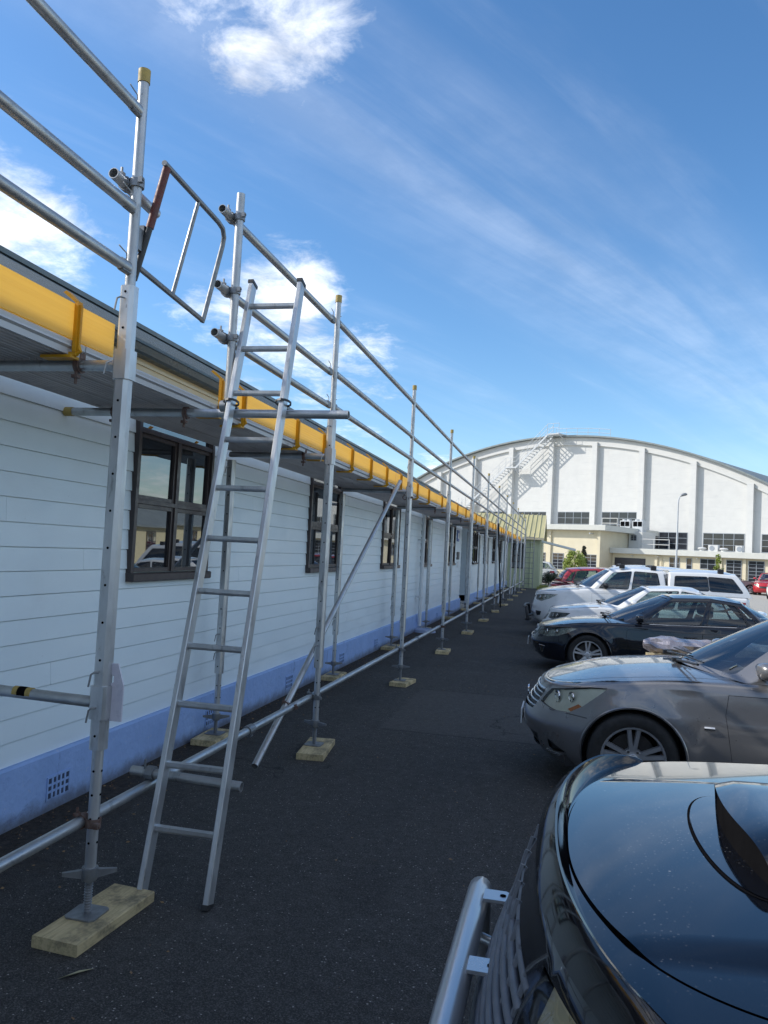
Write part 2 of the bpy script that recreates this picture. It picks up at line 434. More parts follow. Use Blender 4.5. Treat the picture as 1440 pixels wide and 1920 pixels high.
# eaves: soffit, cream bed mould and fascia, gutter, roof with ribs
ev = MB()
ev.box(-3.0, -2.85, Y0, Y1, 2.745, 2.765)
ev.box(-2.85, -2.829, Y0, Y1, 2.71, 2.862); ev.box(-2.829, -2.819, Y0, Y1, 2.755, 2.775); ev.box(-2.829, -2.815, Y0, Y1, 2.815, 2.835)
ev.prism([(-2.93, 2.745), (-2.88, 2.745), (-2.89, 2.71), (-2.93, 2.66)], lambda x, z: (x, Y0, z), lambda x, z: (x, Y1, z))
ev.build('soffit_and_fascia', M_cream, bld)
gt = MB()
prof = [(-2.693, 2.848), (-2.625, 2.848), (-2.605, 2.86), (-2.592, 2.90), (-2.582, 2.905), (-2.582, 2.922), (-2.602, 2.922), (-2.61, 2.87), (-2.63, 2.858), (-2.693, 2.858)]
gt.prism(prof, lambda x, z: (x-.135, Y0, z+.012), lambda x, z: (x-.135, Y1-.3, z+.012)); gt.build('gutter', M_gutter, bld)
rf = MB(); tp = math.tan(math.radians(27)); XR = -7.0
def roofz(x): return 2.937 + (-2.775-x)*tp
rf.quad((-2.775, Y0, roofz(-2.775)), (-2.775, Y1+3.5, roofz(-2.775)), (XR, Y1+3.5, roofz(XR)), (XR, Y0, roofz(XR)))
rf.quad((XR, Y0, roofz(XR)), (XR, Y1+3.5, roofz(XR)), (2*XR+2.775, Y1+3.5, roofz(-2.775)), (2*XR+2.775, Y0, roofz(-2.775)))
for y in np.arange(Y0, Y1-.2, .19):
    rf.prism([(y, 0), (y+.05, 0), (y+.04, .028), (y+.01, .028)], lambda yy, h: (-2.771, yy, roofz(-2.771)+h), lambda yy, h: (XR, yy, roofz(XR)+h))
rf.box(XR-.15, XR+.15, Y0, Y1, roofz(XR)-.02, roofz(XR)+.05)
rf.build('roof', M_roof, bld)
ge = MB(); ge.add([(XW-8, Y0, 2.86), (XW, Y0, 2.86), (XR, Y0, roofz(XR))], [(0, 1, 2)]); ge.build('gable', M_board, bld)

# downpipe, concrete gully at its foot, vents in the plinth, small signs by the recess
dp = MB().path([(XW+.1, 16.25, .12), (XW+.1, 16.25, 2.55), (XW+.14, 16.25, 2.66), (XW+.3, 16.25, 2.80)], .04, 12)
for z in (.7, 1.9): dp.box(XW, XW+.145, 16.2, 16.3, z, z+.03)
dp.build('downpipe', M_white, bld, smooth=40)
M_conc = mat('concrete', (.36, .37, .36), (.28, .29, .29), 6, .85, bump=.3)
MB().lathe([(.0, .0), (.26, .0), (.24, .05), (.2, .07), (.15, .07), (.13, .03), (0, .03)], Matrix.Translation((XW+.2, 16.25, 0)), 18).build('gully_surround', mat('blue_grey_concrete', (.33, .40, .55), (.27, .33, .45), 6, .8), bld, smooth=30)
def vent(y):
    b = MB(); x = XW+.036; y0, y1, z0, z1 = y, y+.2, .075, .195
    b.box(x-.004, x+.006, y0-.012, y0, z0-.012, z1+.012).box(x-.004, x+.006, y1, y1+.012, z0-.012, z1+.012)
    b.box(x-.004, x+.006, y0, y1, z0-.012, z0).box(x-.004, x+.006, y0, y1, z1, z1+.012)
    for k in range(1, 5): b.box(x-.003, x+.005, y0+k*.04-.008, y0+k*.04+.008, z0, z1)
    for k in range(1, 3): b.box(x-.003, x+.004, y0, y1, z0+k*.04-.007, z0+k*.04+.007)
    v = b.build('vent', M_plinth, bld)
    MB().quad((x+.001, y0, z0), (x+.001, y1, z0), (x+.001, y1, z1), (x+.001, y0, z1)).build('vent_opening', mat('vent_shadow_blue', (.035, .05, .09), (.05, .07, .12), 8, .9), v, fixn=False)
for y in (.1, 2.15, 4.18, 6.3, 8.3, 10.45, 12.5, 14.6, 18.9, 21): vent(y)
rec = MB().box(XW-1.19, XW-1.15, 23.9, 24.9, .15, 2.2); rec.build('recess_door', mat('blue_grey_door', (.16, .24, .32), (.13, .20, .28), 3, .5), bld)
MB().box(XW-1.2, XW+.02, 23.5, 25.6, -.05, .15).build('recess_step', M_conc, bld)
M_sblue = mat('sign_blue', (.05, .14, .42), (.06, .16, .45), 5, .4)
sg = MB().box(XW-.01, XW+.02, 22.35, 22.75, 2.02, 2.34).build('wall_sign', M_sblue, bld); sg['label'] = 'small blue sign beside the recess'
MB().box(XW+.02, XW+.022, 22.42, 22.68, 2.1, 2.26).build('sign_lettering', M_white, sg)
nb_ = MB().box(XW-.01, XW+.02, 22.5, 22.95, 1.5, 1.72).build('notice_board', mat('notice_dark', (.05, .06, .07), None, 5, .5), bld)
MB().box(XW-.01, XW+.018, 22.6, 22.85, 1.28, 1.44).build('notice', M_white, bld)

# ------------------------------------------------------------------ green wing closing the lane
M_green = mat('green_weatherboard', (.52, .55, .36), (.45, .49, .31), 3, .55)
M_lichen = mat('yellow_green_roofing', (.52, .47, .24), (.42, .39, .21), 2.2, .6, bump=.1, stretch=(1, .2, .2))
wg = thing('green_wing', 'green weatherboard wing with yellow ribbed roof at the end of the lane', 'building', (-4, 46, 0))
XG = -1.18; YG = 44.0
MB().box(-10, XG-.03, YG+.03, YG+8, 0, 2.8).build('wall', M_green, wg)
cb = MB()
for k in range(17):
    z = .38+k*.145
    cb.prism([(YG+.03, z), (YG+.005, z), (YG+.02, z+.15), (YG+.03, z+.15)], lambda y, zz: (XW+.02, y, zz), lambda y, zz: (XG, y, zz))
    cb.prism([(XG-.03, z), (XG-.005, z), (XG-.02, z+.15), (XG-.03, z+.15)], lambda x, zz: (x, YG+.02, zz), lambda x, zz: (x, YG+8, zz))
c_ = cb.build('weatherboards', M_green, wg); c_['kind'] = 'stuff'
MB().box(XG-.12, XG+.02, YG-.015, YG+.12, 0, 2.8).build('corner_board', M_green, wg)
MB().box(XW+.03, XG+.01, YG-.01, YG+.03, 0, .36).build('plinth', M_green, wg)
r2 = MB(); ye, yr, ze, zr = YG-.35, YG+4, 2.78, 4.25
r2.quad((-10, ye, ze), (XG+.18, ye, ze), (XG+.18, yr, zr), (-10, yr, zr)); r2.quad((-10, yr, zr), (XG+.18, yr, zr), (XG+.18, yr+4.35, ze), (-10, yr+4.35, ze))
for x in np.arange(-9.9, XG+.1, .26):
    r2.prism([(x, 0), (x+.06, 0), (x+.045, .045), (x+.015, .045)], lambda xx, h: (xx, ye+.002, ze+h), lambda xx, h: (xx, yr, zr+h))
r2.build('roof', M_lichen, wg)
bg2 = MB(); bg2.add([(XG, YG, 2.75), (XG, YG+8, 2.75), (XG, yr, zr-.05)], [(0, 1, 2)])
bg2.build('gable', M_green, wg, fixn=False)
bb = MB(); 
bb.prism([(ye, ze-.16), (ye, ze+.02), (yr, zr+.02), (yr, zr-.16)], lambda y, z: (XG+.16, y, z), lambda y, z: (XG+.19, y, z))
bb.box(-6, XG+.2, ye-.09, ye+.01, ze-.12, ze+.0); bb.build('bargeboard_and_gutter', M_cream, wg)
MB().tube((XG-.5, YG-.06, .1), (XG-.5, YG-.06, 2.7), .045, 10).build('downpipe', M_green, wg, smooth=40)
gw = MB().box(-2.75, -2.05, YG-.03, YG+.02, 1.05, 2.45).build('window', M_frame, wg)
for k in range(4): MB().quad((-2.70, YG-.035, 1.1+k*.34), (-2.1, YG-.035, 1.1+k*.34), (-2.1, YG-.035, 1.39+k*.34), (-2.70, YG-.035, 1.39+k*.34)).build('pane', M_pane, gw, fixn=False)
MB().prism([(XG+.0, 2.60), (.75, 2.2), (.75, 2.31), (XG+.0, 2.72)], lambda x, z: (x, 46.4, z), lambda x, z: (x, 48.6, z)).build('canopy', M_white, wg)

# ------------------------------------------------------------------ scaffold
XS, XI = -1.902, -2.77
YS = [-.41, 3.06] + [6.19+3.4715*i for i in range(11)]
def galv_extra(t, v, col, b):
    n = t.noise(v, 14, 6, .7, .4)
    c = t.mix(t.mapr(n, .56, .7, 0, .6), col, (.20, .20, .195))
    n2 = t.noise(v, 60, 3, .6)
    return t.mix(t.mapr(n2, .70, .78, 0, .7), c, (.10, .095, .09))
M_galv = mat('galvanised_tube', (.52, .53, .53), (.40, .41, .415), 9, .42, metal=.75, bump=.08, bscale=80, world=True, extra=galv_extra, stretch=(1, .5, .5))
M_alu = mat('aluminium_extrusion', (.60, .61, .61), (.46, .47, .48), 10, .40, metal=.7, bump=.06, bscale=70, world=True, extra=galv_extra, stretch=(1, 1, .3))
M_steel = mat('dull_steel', (.30, .31, .32), (.22, .23, .24), 15, .5, metal=.7)
M_plank = mat('aluminium_plank', (.56, .57, .58), (.44, .45, .47), 5, .5, metal=.25, stretch=(1, .2, 1), world=True, extra=galv_extra)
M_rust = mat('rusty_steel', (.11, .055, .04), (.20, .15, .13), 40, .75, metal=.3, bump=.3)
M_yel = mat('yellow_plastic', (.92, .70, .23), (.85, .63, .20), 5, .45, rnd=.05, trans=.6, stretch=(1, .3, 6))
M_yel2 = mat('yellow_bracket', (.82, .46, .02), (.74, .40, .02), 8, .4, trans=.35)
M_cap = mat('yellow_end_cap', (.46, .33, .09), (.36, .26, .08), 20, .6)
M_hole = MATS['dark_cavity']
scf = thing('scaffold', 'long aluminium tube scaffold with yellow toe boards along the pale building', 'scaffold', (XS, 3, 0))
TR = .0243

def make_standard(x, y, sleeve0, sleeve1, top, jack=.16, cap=True, holes=True):
    # octagonal sleeve is the standard itself; tubes, jack, cap are its sub-parts; local origin on the pad
    a, c = .0335, .016
    oc = [(a, -a+c), (a, a-c), (a-c, a), (-a+c, a), (-a, a-c), (-a, -a+c), (-a+c, -a), (a-c, -a)]
    m = MB().prism(oc, lambda p, q: (p, q, sleeve0), lambda p, q: (p, q, sleeve1))
    s = m.build('standard', M_alu, scf, loc=(x, y, .05))
    MB().tube((0, 0, jack), (0, 0, sleeve0+.01), TR, 14).build('lower_tube', M_alu, s, smooth=40)
    if top > sleeve1:
        MB().tube((0, 0, sleeve1-.01), (0, 0, top), TR-.001, 14, hollow=.05).build('upper_tube', M_galv, s, smooth=40)
        if cap: MB().tube((0, 0, top-.055), (0, 0, top+.004), TR+.003, 14).build('end_cap', M_cap, s, smooth=40)
    j = MB().tube((0, 0, .0), (0, 0, jack+.02), .014, 10)
    for k in range(int(jack/.011)): j.lathe([(.014, .012+k*.011), (.0185, .0155+k*.011), (.014, .019+k*.011)], Matrix(), 10)
    j.lathe([(0, jack+.035), (.034, jack+.035), (.036, jack), (.03, jack-.02), (0, jack-.02)], Matrix(), 12)
    ang = random.uniform(-.6, .9); R = Matrix.Rotation(ang, 4, 'Z')
    for sgn in (-1, 1):
        j.add([R @ Vector((sgn*.03, -.012, jack-.01)), R @ Vector((sgn*.03, .012, jack-.01)), R @ Vector((sgn*.11, .008, jack+.006)), R @ Vector((sgn*.11, -.008, jack+.006)),
               R @ Vector((sgn*.03, -.012, jack+.025)), R @ Vector((sgn*.03, .012, jack+.025)), R @ Vector((sgn*.11, .008, jack+.02)), R @ Vector((sgn*.11, -.008, jack+.02))],
              [(0, 1, 2, 3), (4, 5, 6, 7), (0, 1, 5, 4), (1, 2, 6, 5), (2, 3, 7, 6), (3, 0, 4, 7)])
    b = .07; cc = .016
    pb = [(b-cc, -b), (b, -b+cc), (b, b-cc), (b-cc, b), (-b+cc, b), (-b, b-cc), (-b, -b+cc), (-b+cc, -b)]
    j.prism(pb, lambda p, q: (p, q, .0005), lambda p, q: (p, q, .007))
    j.build('base_jack', M_steel, s, smooth=35)
    if holes:
        h = MB()
        for z in np.arange(.30, sleeve0-.05, .1):
            h.tube((0, -TR-.0012, z), (0, -TR+.004, z), .0055, 8); h.tube((TR-.004, 0, z), (TR+.0012, 0, z), .0055, 8)
        for z in np.arange(sleeve0+.06, sleeve1-.03, .16):
            h.tube((0, -a-.0012, z), (0, -a+.004, z), .0058, 8)
        h.build('pin_holes', M_hole, s)
        for z in (sleeve1-.06, sleeve0+.33, sleeve0+.18):
            MB().path([(.0, -a-.004, z), (-.01, -a-.02, z), (-.02, -a-.028, z-.008), (-.028, -a-.03, z-.06)], .0045, 6).build('locking_pin', M_steel, s, smooth=40)
    return s

s1 = make_standard(XS, 3.06, .69, 2.70, 3.68)
s2 = make_standard(XS, 6.19, .62, 2.66, 3.70)
s3 = make_standard(XS, YS[3], .60, 2.76, 3.70)
for i, y in enumerate(YS):
    if i in (1, 2, 3): continue
    dup(s3 if i % 2 else s2, None, (XS, y, .05), (0, 0, (i*1.7) % .5 - .25))
in1 = make_standard(XI, YS[2], .50, 2.30, 2.3, .13)
for i, y in enumerate(YS):
    if i == 2: continue
    dup(in1, None, (XI, y, .05), (0, 0, (i*.8) % .4))
ph = MB().tube((0, 0, 0), (0, 0, 1.33), TR, 14, hollow=.05).build('short_post', M_galv, scf, smooth=40, loc=(XS, 4.15, 2.345))

UT = MB().tube((0, 0, 0), (0, 1, 0), TR, 14).build('guard_rail', M_galv, scf, smooth=40, loc=(XS, 0, -5)); tube_me = UT.data
def tube_y(name, x, y0, y1, z, mtl=None):
    o = mk(name, tube_me, None, scf, False, (x, y0, z)); o.scale = (1, y1-y0, 1); return o
bpy.data.objects.remove(UT)
fit = MB()
fit.box(-.014, .014, -.012, .06, -.028, .028, bev=.006)
fit.path([(0, .02, .02), (0, .035, .045), (0, .03, .062), (0, .005, .066), (0, -.03, .074)], .003, 5)
fit_me = None
def fitting(parent_rail, x, y, z, flip):
    global fit_me
    if fit_me is None:
        o = fit.build('rail_fitting', M_steel, scf); fit_me = o.data; bpy.data.objects.remove(o)
    o = mk('rail_fitting', fit_me, None, scf, False, (x, y, z), )
    if flip: o.rotation_euler = (0, 0, pi)
RZ = (3.535, 3.10, 2.825)
for i in range(len(YS)-1):
    if i == 1: continue
    for z in RZ:
        tube_y('guard_rail', XS, YS[i]+.03, YS[i+1]-.03, z + random.uniform(-.006, .006))
        fitting(None, XS, YS[i+1]-.075, z, False)
        if i < 5: fitting(None, XS, YS[i]+.075, z, True)
for z in RZ: 
    o = MB().tube((XS-.05, 4.02, z), (XS-.03, 6.16, z), TR, 14, hollow=.06).build('guard_rail', M_galv, scf, smooth=40)
    fitting(None, XS-.02, 6.10, z, False)

def coupler(x, y, z, rotz=0, m=None):
    c = MB().lathe([(.0255, -.018), (.0325, -.018), (.0325, .018), (.0255, .018)], Matrix.Translation((x, y, z)), 12, True)
    R = Matrix.Translation((x, y, z)) @ Matrix.Rotation(rotz, 4, 'Z')
    c.lathe([(.0255, -.018), (.0325, -.018), (.0325, .018), (.0255, .018)], R @ Matrix.Translation((-.052, 0, 0)) @ Matrix.Rotation(pi/2, 4, 'X'), 12, True)
    c.box(-.04, .0, -.018, .018, -.018, .018, R)
    c.tube(R @ Vector((.03, -.035, 0)), R @ Vector((.055, -.035, 0)), .006, 6); c.box(.03, .05, -.045, -.025, -.012, .012, R)
    c.tube(R @ Vector((-.06, -.03, .03)), R @ Vector((-.06, -.03, .065)), .006, 6); c.box(-.072, -.048, -.042, -.018, .03, .042, R)
    return c.build('coupler', m or M_steel, scf, smooth=35)
for z in RZ: coupler(XS, 4.15, z)
# stub tube for the gate on the first standard
MB().tube((XS-.055, 2.96, 3.22), (XS-.055, 3.33, 3.20), TR, 14, hollow=.06).build('stub_tube', M_galv, scf, smooth=40); coupler(XS, 3.06, 3.215)

# transoms under the deck
ZT = 2.40
for i, y in enumerate(YS):
    MB().tube((XI-.02, y, ZT), (XS-.03, y, ZT), TR, 12).build('transom', M_galv, scf, smooth=40)
    b = MB().box(-.04, .04, -.04, .04, -.065, .065, bev=.012)
    b.path([(-.036, -.045, .01), (-.05, -.06, 0), (-.06, -.06, -.05)], .004, 5)
    b.build('transom_head', M_alu, scf, loc=(XS, y, ZT))
    if i < 8:
        c = MB().lathe([(.026, -.012), (.036, -.012), (.036, .012), (.026, .012)], Matrix.Translation((-2.125, y, ZT)) @ Matrix.Rotation(pi/2, 4, 'Y'), 10, True)
        c.box(-2.14, -2.11, y-.02, y+.02, ZT+.03, ZT+.07).tube((-2.125, y-.02, ZT-.03), (-2.125, y-.02, ZT-.085), .007, 6).box(-2.14, -2.11, y-.034, y-.006, ZT-.06, ZT-.045)
        c.build('plank_clamp', M_rust, scf)
put = MB().tube((-2.955, 4.15, 2.388), (-1.18, 4.15, 2.388), TR, 14, hollow=.06).build('putlog', M_galv, scf, smooth=40)
MB().tube((-2.957, 4.15, 2.388), (-2.90, 4.15, 2.388), TR+.003, 14).build('end_cap', M_cap, put, smooth=40)
for x in (-2.62, -2.16):
    c = MB().lathe([(.026, -.012), (.036, -.012), (.036, .012), (.026, .012)], Matrix.Translation((x, 4.15, 2.388)) @ Matrix.Rotation(pi/2, 4, 'Y'), 10, True)
    c.tube((x, 4.13, 2.36), (x, 4.13, 2.30), .007, 6).box(x-.015, x+.015, 4.115, 4.145, 2.325, 2.34).build('plank_clamp', M_rust, scf)
coupler(XS, 4.15, 2.42, pi/2)
# low transom at the first standard with its yellow sticker, ledger near the ground
lt = MB().tube((XI, 3.06, .95), (XS-.03, 3.06, .935), TR, 14).build('low_transom', M_galv, scf, smooth=40)
MB().tube((-2.33, 3.06, .9455), (-2.24, 3.06, .9435), TR+.0008, 14).build('sticker', M_cap, lt, smooth=40)
MB().tube((-2.305, 3.06, .9449), (-2.265, 3.06, .944), TR+.0014, 14).build('sticker_print', M_hole, lt, smooth=40)
MB().box(-.04, .04, -.04, .04, -.06, .08, bev=.012).build('transom_head', M_alu, scf, loc=(XS, 3.06, .93))
XL = XS - .052
for (a, b_) in ((-1.2, 4.9), (4.9, 11.0), (11.0, 17.1), (17.1, 23.2), (23.2, 29.3), (29.3, 35.4), (35.4, 41)):
    tube_y('ledger', XL, a, b_, .43)
    MB().lathe([(.026, -.045), (.033, -.045), (.033, .045), (.026, .045)], Matrix.Translation((XL, b_, .43)) @ Matrix.Rotation(pi/2, 4, 'X'), 12, True).box(XL-.02, XL+.02, b_-.02, b_+.02, .39, .40).build('joint_sleeve', M_steel, scf)
for i, y in enumerate(YS): coupler(XS, y, .43, 0, M_rust if i in (1, 4, 7) else M_steel)
lp = MB().tube((-2.06, 3.63, .485), (-1.47, 3.63, .47), TR, 14, hollow=.06).build('low_putlog', M_galv, scf, smooth=40)
MB().lathe([(.026, -.02), (.036, -.02), (.036, .02), (.026, .02)], Matrix.Translation((XL, 3.63, .483)) @ Matrix.Rotation(pi/2, 4, 'Y'), 12, True).tube((XL-.03, 3.62, .50), (XL-.03, 3.62, .55), .006, 6).build('coupler', M_steel, scf)
# diagonal braces
XB = XS - .105
def brace(y0, z0, y1, z1, m=None, x=XB):
    MB().tube((x, y0, z0), (x, y1, z1), TR, 14, hollow=.06).build('diagonal_brace', m or M_galv, scf, smooth=40)
brace(5.17, .12, 9.55, 2.52); coupler(XS, 9.66, 2.33, 0, M_rust); coupler(XL-.0, 5.75, .43, 0, M_rust)
M_black = mat('black_steel', (.02, .02, .022), (.03, .03, .03), 9, .45)
brace(23.0, 2.6, 25.2, .05, M_black, XS+.06); brace(26.2, .1, 30.2, 2.5); brace(33.5, .1, 37.2, 2.5)

# deck: three ribbed planks per bay
def plank_prof():
    wd, pts = .226, []
    pts += [(-wd/2, .062), (-wd/2-.004, .055), (-wd/2-.001, .042), (-wd/2-.003, .034), (-wd/2+.010, .026), (-wd/2+.012, .0)]
    for k in range(6):
        x = -wd/2+.014+k*.033
        pts += [(x, .0), (x+.005, .014), (x+.022, .014), (x+.027, .0)]
    pts += [(wd/2-.012, .0), (wd/2-.010, .026), (wd/2+.003, .034), (wd/2+.001, .042), (wd/2+.004, .055), (wd/2, .062)]
    return pts
pm_ = MB().prism(plank_prof(), lambda x, z: (x, 0, z), lambda x, z: (x, 1, z)).build('plank', M_plank, scf); plank_me = pm_.data; bpy.data.objects.remove(pm_)
for i in range(len(YS)-1):
    for k in range(3):
        a, b_ = YS[i], YS[i+1]
        o = mk('plank', plank_me, None, scf, False, (-2.215-k*.233, a+.004, 2.4255+random.uniform(0, .003))); o.scale = (1, b_-a-.008, 1)
jc = MB().box(-2.105, -2.07, 2.33, 2.37, 2.42, 2.495).build('plank_joint', M_black, scf)
# toe boards with brackets
tb_prof = [(-.012, 0), (.012, 0)] + [p for k in range(7) for p in ((.012, .012+k*.02), (.0115, .014+k*.02), (.0115, .02+k*.02), (.012, .022+k*.02))] + [(.012, .155), (-.012, .155)]
tm = MB().prism(tb_prof, lambda x, z: (x, 0, z), lambda x, z: (x, 1, z)).build('toe_board', M_yel, scf); toe_me = tm.data; bpy.data.objects.remove(tm)
bk = MB()
bk.box(.013, .030, -.016, .016, -.055, .165); bk.box(.030, .040, -.007, .007, -.05, .150)
bk.add([(.013, -.016, .16), (.030, -.016, .16), (.030, .016, .16), (.013, .016, .16), (-.045, -.02, .205), (-.03, -.02, .212), (-.03, .02, .212), (-.045, .02, .205)], [(0, 1, 5, 4), (1, 2, 6, 5), (2, 3, 7, 6), (3, 0, 4, 7), (4, 5, 6, 7)])
bk.box(-.02, .030, -.012, .012, -.07, -.055); bk.box(-.13, .02, -.03, .03, -.083, -.071)
bk.path([(.035, 0, -.03), (.045, 0, -.05), (.02, 0, -.068), (-.02, 0, -.072)], .009, 6)
bo = bk.build('toe_board_bracket', M_yel2, scf); brk_me = bo.data; bpy.data.objects.remove(bo)
XT = -2.108
def toe(a, b_, br):
    t = mk('toe_board', toe_me, None, scf, False, (XT, a, 2.492)); t.scale = (1, b_-a, 1)
    for y in br: mk('toe_board_bracket', brk_me, None, scf, False, (XT, y, 2.492))
toe(-.4, 3.27, (.2, 1.5, 2.97)); mk('toe_board_bracket', brk_me, None, scf, False, (XT, 4.44, 2.492))
seq = [4.5, 6.9, 9.7, 13.1, 16.6, 20, 23.5, 27, 30.5, 34, 37.4, 40.8]
brs = {0: (4.8, 5.88, 6.6), 1: (7.55, 8.35, 9.15), 2: (10.0, 11.2, 12.2)}
for k in range(len(seq)-1):
    a, b_ = seq[k], seq[k+1]
    toe(a+.004, b_-.004, brs.get(k, (a+.5, a+1.5, a+2.6)))

# swing gate at the ladder opening
def gp(y, t): return (XS-.055+.10*t, y, 2.86+.52*t)
gate = MB().path([gp(3.20, 1.0), gp(3.6, .97), gp(3.80, .955), gp(3.86, .935), gp(3.895, .87), gp(3.90, .78), gp(3.885, .02), gp(3.88, -.04)], .0135, 10)
gate.path([gp(3.2, .06), gp(3.88, -.02)], .0135, 8); gate.path([gp(3.53, .04), gp(3.56, .97)], .0105, 8)
gobj = gate.build('swing_gate', M_steel, scf, smooth=40)
MB().path([gp(3.21, .42), gp(3.23, .98)], .019, 10).build('hinge_post_upper', mat('red_paint_worn', (.16, .035, .025), (.10, .04, .035), 30, .55), gobj, smooth=40)
MB().path([gp(3.185, -.06), gp(3.21, .45)], .016, 10).build('hinge_post_lower', M_black, gobj, smooth=40)
MB().box(XS-.075, XS-.03, 3.19, 3.25, 3.05, 3.085).box(XS-.07, XS-.03, 3.15, 3.19, 2.96, 3.06).build('latch', M_steel, gobj)

# ladder tied to the putlog
lad = thing('ladder', 'aluminium ladder leaning on the scaffold beside the first upright', 'ladder', (-1.66, 3.36, 0))
def lpt(x, z): return Vector((x, 3.36+.298*z, z))
ztop = 3.20
for sx, (xb, xt) in enumerate(((-1.82, -1.865), (-1.49, -1.56))):
    d = (lpt(xt, ztop)-lpt(xb, .0)); L = d.length; zz = d.normalized(); yy = Vector((1, 0, 0)).cross(zz).normalized(); yy = -yy if yy.y < 0 else yy; xx = yy.cross(zz)
    M = Matrix((( xx.x, yy.x, zz.x, xb), (xx.y, yy.y, zz.y, 3.36), (xx.z, yy.z, zz.z, 0), (0, 0, 0, 1)))
    s = MB().box(-.0135, .0135, -.034, .034, .012, L, M, bev=.004); s.build('stile', M_alu, lad)
    MB().box(-.0155, .0155, -.037, .037, 0, .022, M).build('foot', M_black, lad); MB().box(-.017, .017, -.038, .038, L-.014, L+.006, M).build('stile_cap', M_black, lad)
    tz = 2.44/ztop*L
    MB().lathe([(.040, -.006), (.046, -.006), (.046, .006), (.040, .006)], M @ Matrix.Translation((0, 0, tz)), 12, True).build('tie_wire', M_black, lad)
for k in range(11):
    z = .29 + k*.2755; f = z/ztop
    a, b_ = lpt(-1.82+(-1.865+1.82)*f, z), lpt(-1.49+(-1.56+1.49)*f, z)
    r = MB(); r.tube(a, b_, .0155, 10); r.box(min(a.x, b_.x), max(a.x, b_.x), a.y-.016, a.y+.016, a.z-.002, a.z+.0150); r.build('rung', M_alu, lad)

# sole boards under the jacks
def wood_extra(t, v, col, b):
    mp = t.new('ShaderNodeMapping', i_Vector=v); mp.inputs['Scale'].default_value = (14, 1.2, 14)
    gr = t.noise(mp.outputs[0], 5, 5, .6, .8)
    c = t.mix(t.mapr(gr, .4, .65, 0, .65), col, (.30, .25, .13))
    st = t.noise(v, 6, 5, .7)
    return t.mix(t.mapr(st, .50, .68, 0, .8), c, (.12, .11, .075))
M_wood = mat('weathered_pine', (.68, .55, .31), (.58, .46, .26), 5, .8, bump=.35, rnd=.25, extra=wood_extra)
bmx = MB().box(-.108, .108, -.265, .265, .001, .049, bev=.004)
def side(i): return 'outer' if i else 'inner'
ORD = ['first', 'second', 'third', 'fourth', 'fifth', 'sixth', 'seventh', 'eighth', 'ninth', 'tenth', 'eleventh', 'twelfth']
p0 = bmx.build('sole_board', M_wood); pads_me = p0.data; bpy.data.objects.remove(p0)
for i, y in enumerate(YS):
    for k, x in enumerate((XS, XI)):
        o = mk('sole_board', pads_me, None, None, False, (x + (0.03 if k == 0 else 0), y-.03+.06*(i % 2), 0))
        o.rotation_euler = (0, 0, [.02, -.02, .12, -.1, .05][(i+2*k) % 5] if i != 1 else -.07)
        o.scale = (1, 1 if i == 1 else .82 + .1*((i*7+k) % 3), 1)
        where = 'lane' if k == 0 else 'wall'
        if i == 0: lab = 'timber board under the scaffold upright beside the camera, %s side' % where
        else: lab = '%s timber sole board from the camera under the %s-side scaffold uprights' % (ORD[i-1], where)
        if i == 1 and k == 0: lab = 'long weathered timber sole board in the left foreground under the first upright'
        tag(o, lab, 'timber board', 'sole boards under the scaffold')
# hanging plastic tag
M_tag = mat('translucent_plastic', (.62, .60, .66), (.55, .53, .60), 12, .35)
tg = MB().prism([(-.03, 0), (.035, 0), (.035, .155), (.005, .245), (-.03, .245), (-.03, .20), (-.012, .19), (-.012, .165), (-.03, .155)], lambda x, z: (-1.845+x, 3.07, .86+z), lambda x, z: (-1.845+x, 3.078, .86+z)).build('inspection_tag', M_tag)
tag(tg, 'blank pale plastic tag hanging on the first scaffold upright', 'tag')
# second ladder far away at the end of the scaffold
l2 = thing('ladder', 'thin upright access ladder against the green wing at the lane end', 'ladder', (-1.72, 43.2, 0))
for x in (-1.95, -1.5): MB().box(x-.02, x+.02, 43.2, 43.24, 0, 3.0).build('stile', M_steel, l2)
for k in range(10): MB().box(-1.93, -1.52, 43.205, 43.235, .25+k*.28, .28+k*.28).build('rung', M_steel, l2)

# leaf litter and grit by the wall, single leaves on the lane
M_leaf = mat('dry_leaf', (.20, .11, .05), (.32, .22, .11), 3, .8, rnd=.4)
lf = MB()
for k in range(1500):
    y = random.uniform(.5, 22); x = XW+.05+abs(random.gauss(0, .2)); a = random.uniform(0, 6.3); s = random.uniform(.003, .013)
    z = random.uniform(.002, .012); t1 = random.uniform(-.006, .006)
    dx, dy = math.cos(a)*s, math.sin(a)*s
    lf.add([(x-dx, y-dy, z), (x+dy*.4, y-dx*.4, z+t1), (x+dx, y+dy, z), (x-dy*.4, y+dx*.4, z-t1/2)], [(0, 1, 2, 3)])
for k in range(420):
    y = random.uniform(1.2, 14); x = random.uniform(-2.5, 1.0); a = random.uniform(0, 6.3); s = random.choice([.003, .004, .005, .007, .013])
    dx, dy = math.cos(a)*s, math.sin(a)*s
    lf.add([(x-dx, y-dy, .004), (x+dy*.45, y-dx*.45, .007), (x+dx, y+dy, .005), (x-dy*.45, y+dx*.45, .003)], [(0, 1, 2, 3)])
l = lf.build('leaf_litter', M_leaf, fixn=False); l['kind'] = 'stuff'; tag(l, 'dry leaf litter and crumbs along the foot of the wall', 'leaf litter')
bl = MB().add([(-1.76, 2.66, .005), (-1.73, 2.68, .014), (-1.67, 2.77, .006), (-1.72, 2.74, .004)], [(0, 1, 2, 3)]).build('fallen_leaf', mat('pale_leaf', (.42, .40, .26), (.35, .33, .2), 9, .7), fixn=False)
tag(bl, 'single pale fallen leaf beside the foreground timber board', 'leaf')

